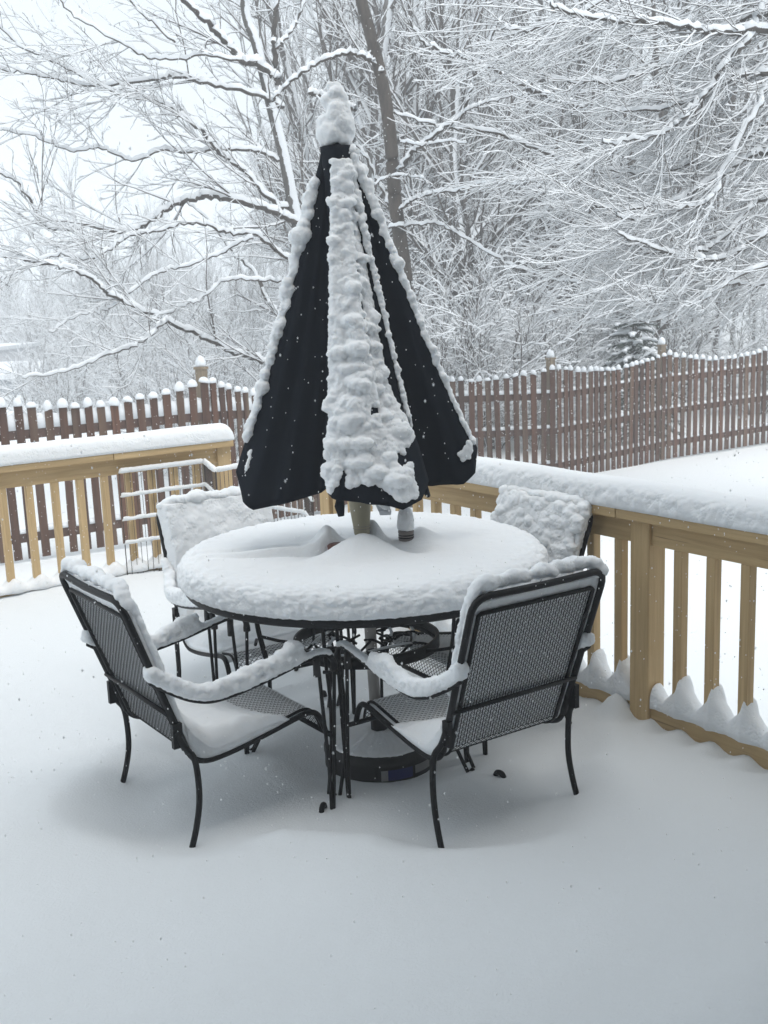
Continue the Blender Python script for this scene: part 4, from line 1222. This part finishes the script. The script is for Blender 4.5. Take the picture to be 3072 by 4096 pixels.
# --- dark trunk right behind the umbrella
t1 = thing('slender_tree', 'slender dark tree trunk rising just right behind the umbrella', 'tree')
trk = pl_([(1425, -120), (1445, 0), (1480, 130), (1520, 290), (1550, 450), (1570, 650), (1580, 800), (1600, 950), (1625, 1150), (1640, 1500)], 13.5)
trk = trk+[ground_base(trk[-1])]
limb_obj('trunk', trk[::-1], taper(.092, .066, len(trk)), t1, .0, 14)
tw = []
LM = [
 ([(1530, 300), (1500, 255), (1455, 222), (1390, 210), (1290, 240), (1200, 300), (1130, 355), (1090, 400)], .034, .016, 13.5, 13, 1.0, .9),
 ([(1592, 685), (1640, 620), (1700, 570), (1780, 510), (1850, 454), (1885, 360), (1906, 278), (1950, 180), (2010, 60)], .028, .012, 13.4, 13, 1.3, .9),
 ([(1850, 454), (1900, 425), (1950, 410), (2050, 385), (2130, 380)], .012, .006, 13, 13, 1.5, .7),
 ([(1600, 838), (1650, 800), (1721, 778), (1842, 759), (1920, 735), (1980, 731), (2090, 740)], .02, .007, 13.4, 12.8, 1.3, .8),
 ([(1500, 740), (1560, 705), (1640, 705), (1690, 715), (1720, 760), (1740, 790)], .008, .004, 13.2, 12.8, 1.5, .5),
 ([(1560, 907), (1650, 900), (1750, 893), (1860, 954), (2017, 1046), (2221, 1120), (2350, 1122), (2490, 1125)], .015, .006, 13.4, 12.8, 1.5, .8),
 ([(1410, 560), (1470, 640), (1520, 740), (1560, 830)], .022, .018, 14, 13.8, 1.0, .6),
 ([(1590, 560), (1680, 580), (1760, 570), (1870, 572)], .010, .006, 13.2, 12.8, 1.3, .6),
 ([(1240, 370), (1290, 385), (1370, 410), (1420, 440)], .034, .030, 14.5, 14.5, .8, .6),
]
for pxs, r0, r1, d0, d1, dens, Lk in LM:
    P = pl_(pxs, d0, d1, k=4); P = [(p[0]+rnd.gauss(0, .008), p[1]+rnd.gauss(0, .03), p[2]+rnd.gauss(0, .008)) for p in P]
    R = taper(r0, r1, len(P)); limb_obj('limb', P, R, t1, .03, 8)
    along(tw, P, R, TW, rnd, dens*1.6, Lk, (.1, 0, .1), 1.1, 0, .33)
twigs_obj('crown', tw, t1, .014); ntw += sum(len(p)-1 for p, _ in tw); print('+slender', ntw)

# --- drooping tree on the right, trunk out of the frame
t3 = thing('drooping_tree', 'broad tree at the right edge whose long drooping twigs are lined with snow', 'tree')
trk = pl_([(3420, -200), (3400, 300), (3380, 900), (3370, 1400)], 12.5); trk = trk+[ground_base(trk[-1])]
limb_obj('trunk', trk[::-1], taper(.24, .15, len(trk)), t3, .0, 12)
DR = [dict(seg=.14, wig=.08, trop=(-.045, 0, .085), curl=True, kids=4.6, ratio=.55, ang=.75, bare=.05),
      dict(seg=.10, wig=.10, trop=(-.035, 0, .11), curl=True, kids=5.2, ratio=.55, ang=.85),
      dict(seg=.08, wig=.12, trop=(-.02, 0, .08), curl=True, kids=4.0, ratio=.5, ang=.9),
      dict(seg=.08, wig=.13, trop=(-.02, 0, .06), kids=0, ratio=.5, ang=.8)]
def vpix(p):
    x, y, z = p[0], p[1], p[2]-CH; d = y*cp-z*sp; v_ = y*sp+z*cp
    return (W/2+cr*FPX*x/d+sr*FPX*v_/d, H/2+sr*FPX*x/d-cr*FPX*v_/d)
tw = []
LM = [
 ([(3380, 180), (3072, 111), (2925, 130), (2767, 111), (2555, 83), (2370, 74), (2200, 20)], .05, .012, 12.5, 11),
 ([(3380, -80), (3072, 9), (3008, 139), (2906, 241), (2823, 370), (2740, 463), (2675, 518), (2550, 560), (2400, 570)], .045, .010, 12.5, 11.2),
 ([(3380, 260), (3072, 287), (2906, 315), (2760, 400), (2600, 440), (2450, 440)], .045, .010, 12.5, 11.6),
 ([(3380, 200), (3072, 352), (3036, 417), (2906, 648), (2851, 787), (2740, 833), (2582, 880), (2462, 861)], .04, .008, 12.5, 11),
 ([(3380, 560), (3072, 602), (2971, 639), (2880, 700), (2700, 800), (2500, 840), (2350, 810)], .045, .008, 12.5, 11.4),
 ([(3380, 860), (3072, 926), (2906, 1028), (2777, 1032), (2647, 1000), (2471, 935)], .035, .008, 12.5, 10.8),
 ([(3380, 700), (3072, 787), (2981, 852), (2869, 972), (2768, 1009), (2620, 1010), (2500, 960)], .032, .007, 12.5, 11.2),
 ([(3380, 1080), (3072, 1134), (2906, 1130), (2814, 1134), (2721, 1185), (2600, 1190)], .028, .007, 12.5, 11.2),
 ([(3380, 420), (3100, 480), (2950, 560), (2800, 640), (2620, 690), (2420, 680), (2250, 640)], .035, .007, 12.5, 11.8),
 ([(3380, -200), (3000, -100), (2700, -60), (2450, 0), (2200, 100), (2000, 120)], .045, .009, 12.5, 12),
 ([(3380, 50), (3000, 60), (2750, 210), (2550, 300), (2350, 330), (2150, 300)], .04, .008, 12.5, 12.2),
 ([(2500, 700), (2400, 690), (2221, 625), (2054, 555), (1906, 518), (1750, 505), (1573, 444)], .034, .008, 13.5, 13.2),
 ([(2330, 430), (2184, 380), (2128, 356), (2036, 315), (1934, 255), (1814, 222), (1693, 167), (1640, 80), (1590, -20)], .036, .008, 13.8, 13.6),
 ([(3380, 1000), (3150, 1040), (2980, 1090), (2830, 1180), (2700, 1250), (2580, 1290)], .024, .006, 12, 11.2),
]
for i, (pxs, r0, r1, d0, d1) in enumerate(LM):
    P = pl_(pxs, d0, d1, k=4); P = [(p[0]+rnd.gauss(0, .01), p[1]+rnd.gauss(0, .04), p[2]+rnd.gauss(0, .01)) for p in P]
    R = taper(r0, r1, len(P)); limb_obj('limb', P, R, t3, .03, 8)
    along(tw, P, R, DR, rnd, 8.5 if i not in (11, 12) else 3.2, 1.3 if i not in (11, 12) else .8, (-.5, -.05, -.35), .95, 0, .24)
tw = [q for q in tw if max(vpix(e)[1] for e in q[0]) < (1300 if vpix(q[0][0])[0] < 2880 else 1360)]     # the crown ends above the fence
twigs_obj('crown', tw, t3, .0105); ntw += sum(len(p)-1 for p, _ in tw); print('+drooping', ntw)

# --- woodland behind: five trees grown, then copied
FT = [dict(seg=.7, wig=.045, trop=(0, 0, .05), kids=2.6, ratio=.34, ang=1.0, bare=.10),
      dict(seg=.40, wig=.11, trop=(0, 0, .05), kids=3.0, ratio=.48, ang=.85),
      dict(seg=.26, wig=.14, trop=(0, 0, .03), kids=4.2, ratio=.5, ang=.85),
      dict(seg=.20, wig=.16, trop=(0, 0, .02), kids=3.6, ratio=.5, ang=.9),
      dict(seg=.18, wig=.16, trop=(0, 0, .02), kids=0, ratio=.5, ang=.9)]
protos = []
for i in range(5):
    rr = random.Random(100+i); out = []; Hh = rr.uniform(12, 16)
    grow(out, (0, 0, 0), (rr.gauss(0, .05), rr.gauss(0, .05), 1), Hh, rr.uniform(.09, .14), 0, FT, rr)
    trunk = out[-1]; tws = [o for o in out[:-1]]
    root = thing('woodland_tree', 'x', 'tree'); 
    V, F, MI = tubes_np([(trunk[0], trunk[1])], 0, 8); np_mesh('trunk', V, F, MI, (BARKS, SNOWT), root)
    V, F, MI = tubes_np(tws, .017, 4); c = np_mesh('crown', V, F, MI, (TWIG, SNOWT), root); c['kind'] = 'stuff'
    s_ = sum(len(p)-1 for p, _ in tws); ntw += s_; print('proto', i, s_)
    protos.append(root)
rr = random.Random(77)
spots = []
tries = 0
while len(spots) < 170 and tries < 20000:
    tries += 1
    left = len(spots) >= 115
    y = (50+rr.random()*70) if left else 21+rr.random()**1.2*70; hx = y*.42+2; x = rr.uniform(-hx, hx)
    if (x < -.06*y-.5) != left: continue
    if left and x < -.26*y and y < 62: continue          # keep the neighbour's house in view
    if any(math.hypot(x-a, y-b) < 2.2 for a, b in spots): continue
    spots.append((x, y))
spots.sort(key=lambda p: p[1])
far_u = []
for i, (x, y) in enumerate(spots):
    o = protos[i] if i < 5 else copy_tree(protos[i % 5])
    o.location = (x, y, yard_z(x, y)-.1); o.rotation_euler = (0, 0, rr.uniform(0, 6.28)); s = rr.uniform(.8, 1.25) if x > -.06*y-.5 else rr.uniform(.4, .8); o.scale = (s, s, s)
    o['group'] = 'bare snowy trees of the wood beyond the fence'; o['category'] = 'tree'
    u = vpix((x, y, 1))[0]
    zone = ('above the neighbour house at the left edge' if u < 420 else 'left of the big maple trunk' if u < 1000 else
            'between the maple and slender trunks' if u < 1560 else 'right of the slender trunk' if u < 2150 else
            'behind the small spruce' if u < 2700 else 'above the right end of the picket fence')
    far = 'pale hazy far tree' if y > 60 else 'snow dusted tree' if y > 32 else 'near bare tree'
    o['label'] = far+' '+zone
    far_u.append((u, y, o))

def split_labels(items):
    """things that would share a label are told apart by where they stand among themselves, left to right and near or far"""
    by = {}
    for u, y, o in items: by.setdefault(o['label'], []).append((u, y, o))
    for lab, L in by.items():
        if 2 <= len(L) <= 8:
            L.sort(key=lambda q: q[0]); n_ = len(L)
            nw = ['', 'one', 'two', 'three', 'four', 'five', 'six', 'seven', 'eight']; od = ['', 'second', 'third', 'fourth', 'fifth', 'sixth', 'seventh']
            names = ['leftmost']+[od[q]+' from left' for q in range(1, n_-1)]+['rightmost']
            for nm_, (u, y, o) in zip(names, L): o['label'] = lab+', '+nm_+' of '+nw[n_]
split_labels(far_u); shrub_u = []
# --- brush behind the fence
SH = [dict(seg=.2, wig=.07, trop=(0, 0, -.045), kids=6.5, ratio=.42, ang=.8, bare=.12),
      dict(seg=.13, wig=.12, trop=(0, 0, -.03), kids=8, ratio=.5, ang=.9),
      dict(seg=.10, wig=.15, trop=(0, 0, 0), kids=0, ratio=.5, ang=.9)]
sprot = []
for i in range(3):
    rr2 = random.Random(300+i); out = []
    for k in range(20):
        a = rr2.uniform(0, 2*PI); e = rr2.uniform(.15, .9)
        grow(out, (math.cos(a)*.15, math.sin(a)*.15, 0), norm((math.cos(a)*e, math.sin(a)*e, 1)), rr2.uniform(1.6, 3.2), .014, 0, SH, rr2)
    root = thing('snowy_shrub', 'x', 'shrub')
    c = twigs_obj('branches', out, root, .020); s_ = sum(len(p)-1 for p, _ in out); ntw += s_; print('shrub', s_); sprot.append(root)
sh_spots = [(-.9, 16.5), (.6, 18.4), (2.0, 19.0), (3.1, 20.4), (1.2, 20.5), (5.2, 23.5), (2.8, 22.5), (5.9, 22.6), (-2.3, 15.0), (-3.1, 17.5), (7.6, 22.0), (9.4, 23.6), (.0, 22.5), (2.7, 18.6),
            (-5.2, 27), (-7.5, 33), (-3.6, 24), (-9.8, 41), (-6.2, 38), (-12, 55), (-8.6, 52), (-4.6, 31), (-15, 60), (-11, 47), (-8.2, 29), (-10.5, 33), (-9.6, 36.5), (-12.4, 40.5), (-7.2, 42), (-14.6, 52), (-17, 56), (-19, 62), (-9, 58), (-12, 66), (-6, 47), (-16.5, 67)]
for i, (x, y) in enumerate(sh_spots):
    o = sprot[i] if i < 3 else copy_tree(sprot[i % 3])
    s = [1.0, 1.05, 1.1, .95, 1.2, 1.25, 1.3, 1.2, .62, .75, .9, .9, 1.2, .55, .8, 1.0, .8, 1.2, 1.1, 1.5, 1.4, .9, 1.6, 1.3, .7, .8, .9, .7, 1.3, 1.2, 1.5, 1.7, 1.7, 1.9, 1.4, 1.9][i]
    o.location = (x, y, yard_z(x, y)-.05); o.rotation_euler = (0, 0, i*1.3); o.scale = (s, s, s)
    o['group'] = 'snow laden brush behind the picket fence'; o['category'] = 'shrub'; 
    u = vpix((x, y, 1))[0]
    o['label'] = ('snowy shrub ' if y < 24 else 'distant bush ')+('at the left edge beside the neighbour house' if u < 260 else 'behind the left fence under the thick low limb' if u < 560 else 'behind the left fence beside its tan post' if u < 850 else 'behind the left fence beside the umbrella' if u < 1250 else 'hidden partly by the umbrella canopy' if u < 1880 else 'behind the right fence before its corner' if u < 2240 else 'behind the right fence beside the small spruce' if u < 2760 else 'behind the far right of the fence')
    shrub_u.append((u, y, o))
split_labels(shrub_u)
print('total twig segs', ntw)

# --- small spruce behind the right fence
sprc = thing('spruce_tree', 'small dark spruce weighed down with snow behind the right fence', 'evergreen tree', (4.27, 18.4, yard_z(4.27, 18.4))); sprc.scale = (.92, .92, .92)
g = G(); g.tube([(0, 0, 0), (0, 0, 2.75)], [.05, .012], 8); g.obj('trunk', BARK, sprc)
rr = random.Random(9); bn = G(); balls = []
for wv in range(15):
    z0_ = .30+wv*.168; Rb = 1.0*(1-wv/16.5)+.10
    nb_ = 9 if wv < 10 else 6
    for k in range(nb_):
        a = 2*PI*k/nb_+wv*.7+rr.uniform(-.15, .15); L = Rb*rr.uniform(.7, 1.12); z = z0_+rr.uniform(-.10, .10)
        pts = [(math.cos(a)*L*t, math.sin(a)*L*t, z+.10*t-.32*t*t*L) for t in (0, .33, .66, 1)]
        bn.tube(pts, [.012, .01, .007, .003], 4)
        for q in range(26):
            t = rr.uniform(.2, 1); px_, py_, pz_ = [pts[0][m]+(pts[-1][m]-pts[0][m])*t for m in range(3)]; pz_ = z+.10*t-.32*t*t*L
            w = a+rr.choice((-1, 1))*rr.uniform(.5, 1.2); l = rr.uniform(.08, .17)*(1.2-.5*t)
            e = (px_+math.cos(w)*l, py_+math.sin(w)*l, pz_-rr.uniform(.02, .08))
            bn.tube([(px_, py_, pz_), e], [.010, .004], 3, cap=False)
        for q in range(3):
            if rr.random() < .3: continue
            t = .4+.28*q; balls.append((math.cos(a)*L*t, math.sin(a)*L*t, z+.10*t-.32*t*t*L+.03, .085*(1.15-.25*q)*rr.uniform(.7, 1.2), .085*rr.uniform(.7, 1.1), .035*rr.uniform(.8, 1.3)))
o = bn.obj('boughs', NEEDLE, sprc, False); o['kind'] = 'stuff'
balls.append((0, 0, 2.8, .05, .05, .08))
blobs('bough_snow', balls, .028, SNOWT, sprc, lump=(.06, .012))['kind'] = 'stuff'

# --- neighbour's house, far left
hs = thing('neighbour_house', 'pale grey house with snow covered roofs far off at the left edge', 'building')
def hb(nm, x0, x1, y0, y1, z0, z1, m, par=hs): g = G(); g.box((x0, y0, z0), (x1, y1, z1)); return g.obj(nm, m, par, False)
hb('lower_wall', -23, -14.0, 44.4, 50, -1.6, -.62, FARD)
hb('upper_wall', -25, -15.8, 45.6, 52, -.62, .35, FARW)
def gable(nm, x0, x1, y0, y1, z0, z1, m):
    ym = (y0+y1)/2; g = G()
    g.add([(x0, y0, z0), (x1, y0, z0), (x1, y1, z0), (x0, y1, z0), (x0, ym, z1), (x1, ym, z1)], [(0, 1, 5, 4), (2, 3, 4, 5), (1, 2, 5), (3, 0, 4), (3, 2, 1, 0)]); return g.obj(nm, m, hs, False)
g = G(); g.add([(-22.2, 44.0, -.60), (-13.75, 44.0, -.60), (-13.75, 45.6, -.10), (-22.2, 45.6, -.10), (-22.2, 44.0, -.75), (-13.75, 44.0, -.75), (-13.75, 45.6, -.75), (-22.2, 45.6, -.75)], [(0, 1, 2, 3), (7, 6, 5, 4), (0, 4, 5, 1), (1, 5, 6, 2), (2, 6, 7, 3), (3, 7, 4, 0)])
g.obj('lower_roof_snow', SNOWT, hs, False)
hb('roof_snow', -25.3, -15.7, 45.4, 52.2, .351, .50, SNOWT)
for i in range(6):
    w = hb('window', -22.6+i*1.25, -22.0+i*1.25, 45.55, 45.597, -.3, .15, GLASS)
for i in range(5): hb('porch_post', -21.2+i*1.7, -21.08+i*1.7, 44.30, 44.38, -1.6, -.76, FARW)

# ------------------------------------------------------------------ falling snow
rr = np.random.default_rng(5)
def flakes(n, y0, y1, r0, r1):
    y = (rr.random(n)*(y1**3-y0**3)+y0**3)**(1/3); x = (rr.random(n)*2-1)*y*.42; z = CH+(rr.random(n)*2-1)*y*.56-y*.19
    k = (z > .3) | (y > 6.6); k &= z > -.7
    return np.stack([x, y, z], 1)[k], (r0+rr.random(n)*(r1-r0))[k]
ps = []; rs = []
for a in [(12500, 1.2, 5.5, .0008, .0017), (14000, 5.5, 17, .0012, .0025)]:
    p, r = flakes(*a); ps.append(p); rs.append(r)
p = np.concatenate(ps); r = np.concatenate(rs)
oc = np.array([(1, 0, 0), (-1, 0, 0), (0, 1, 0), (0, -1, 0), (0, 0, 1.7), (0, 0, -1.7)]); of = np.array([(0, 2, 4), (2, 1, 4), (1, 3, 4), (3, 0, 4), (2, 0, 5), (1, 2, 5), (3, 1, 5), (0, 3, 5)])
V = (p[:, None, :]+oc[None]*r[:, None, None]).reshape(-1, 3); F = (of[None]+6*np.arange(len(p))[:, None, None]).reshape(-1, 3)
FLAKE = bpy.data.materials.new('snowflake'); FLAKE.use_nodes = True; fn_ = FLAKE.node_tree; fn_.nodes.remove(fn_.nodes['Principled BSDF'])
df = fn_.nodes.new('ShaderNodeBsdfDiffuse'); tl = fn_.nodes.new('ShaderNodeBsdfTranslucent'); mxs = fn_.nodes.new('ShaderNodeMixShader')
df.inputs[0].default_value = tl.inputs[0].default_value = (.97, .975, .98, 1); mxs.inputs[0].default_value = .5
link(fn_, df.outputs[0], mxs.inputs[1]); link(fn_, tl.outputs[0], mxs.inputs[2]); link(fn_, mxs.outputs[0], fn_.nodes['Material Output'].inputs[0])
o = np_mesh('falling_snow', V, F, np.zeros(len(F), int), (FLAKE,)); setkind(o, 'stuff', 'snowflakes falling through the air over deck and yard', 'snowfall')

# ------------------------------------------------------------------ haze of the snowfall
hz, hn, hbd = mat('haze'); hn.nodes.remove(hbd)
pv = hn.nodes.new('ShaderNodeVolumePrincipled'); pv.inputs['Color'].default_value = (.95, .975, 1, 1); pv.inputs['Density'].default_value = .0070; pv.inputs['Anisotropy'].default_value = .2
link(hn, pv.outputs[0], hn.nodes['Material Output'].inputs['Volume'])
g = G(); g.box((-235, -45, -6), (235, 305, 21)); o = g.obj('haze', hz, None, False); setkind(o, 'stuff', 'pale snowy haze filling the air', 'haze')
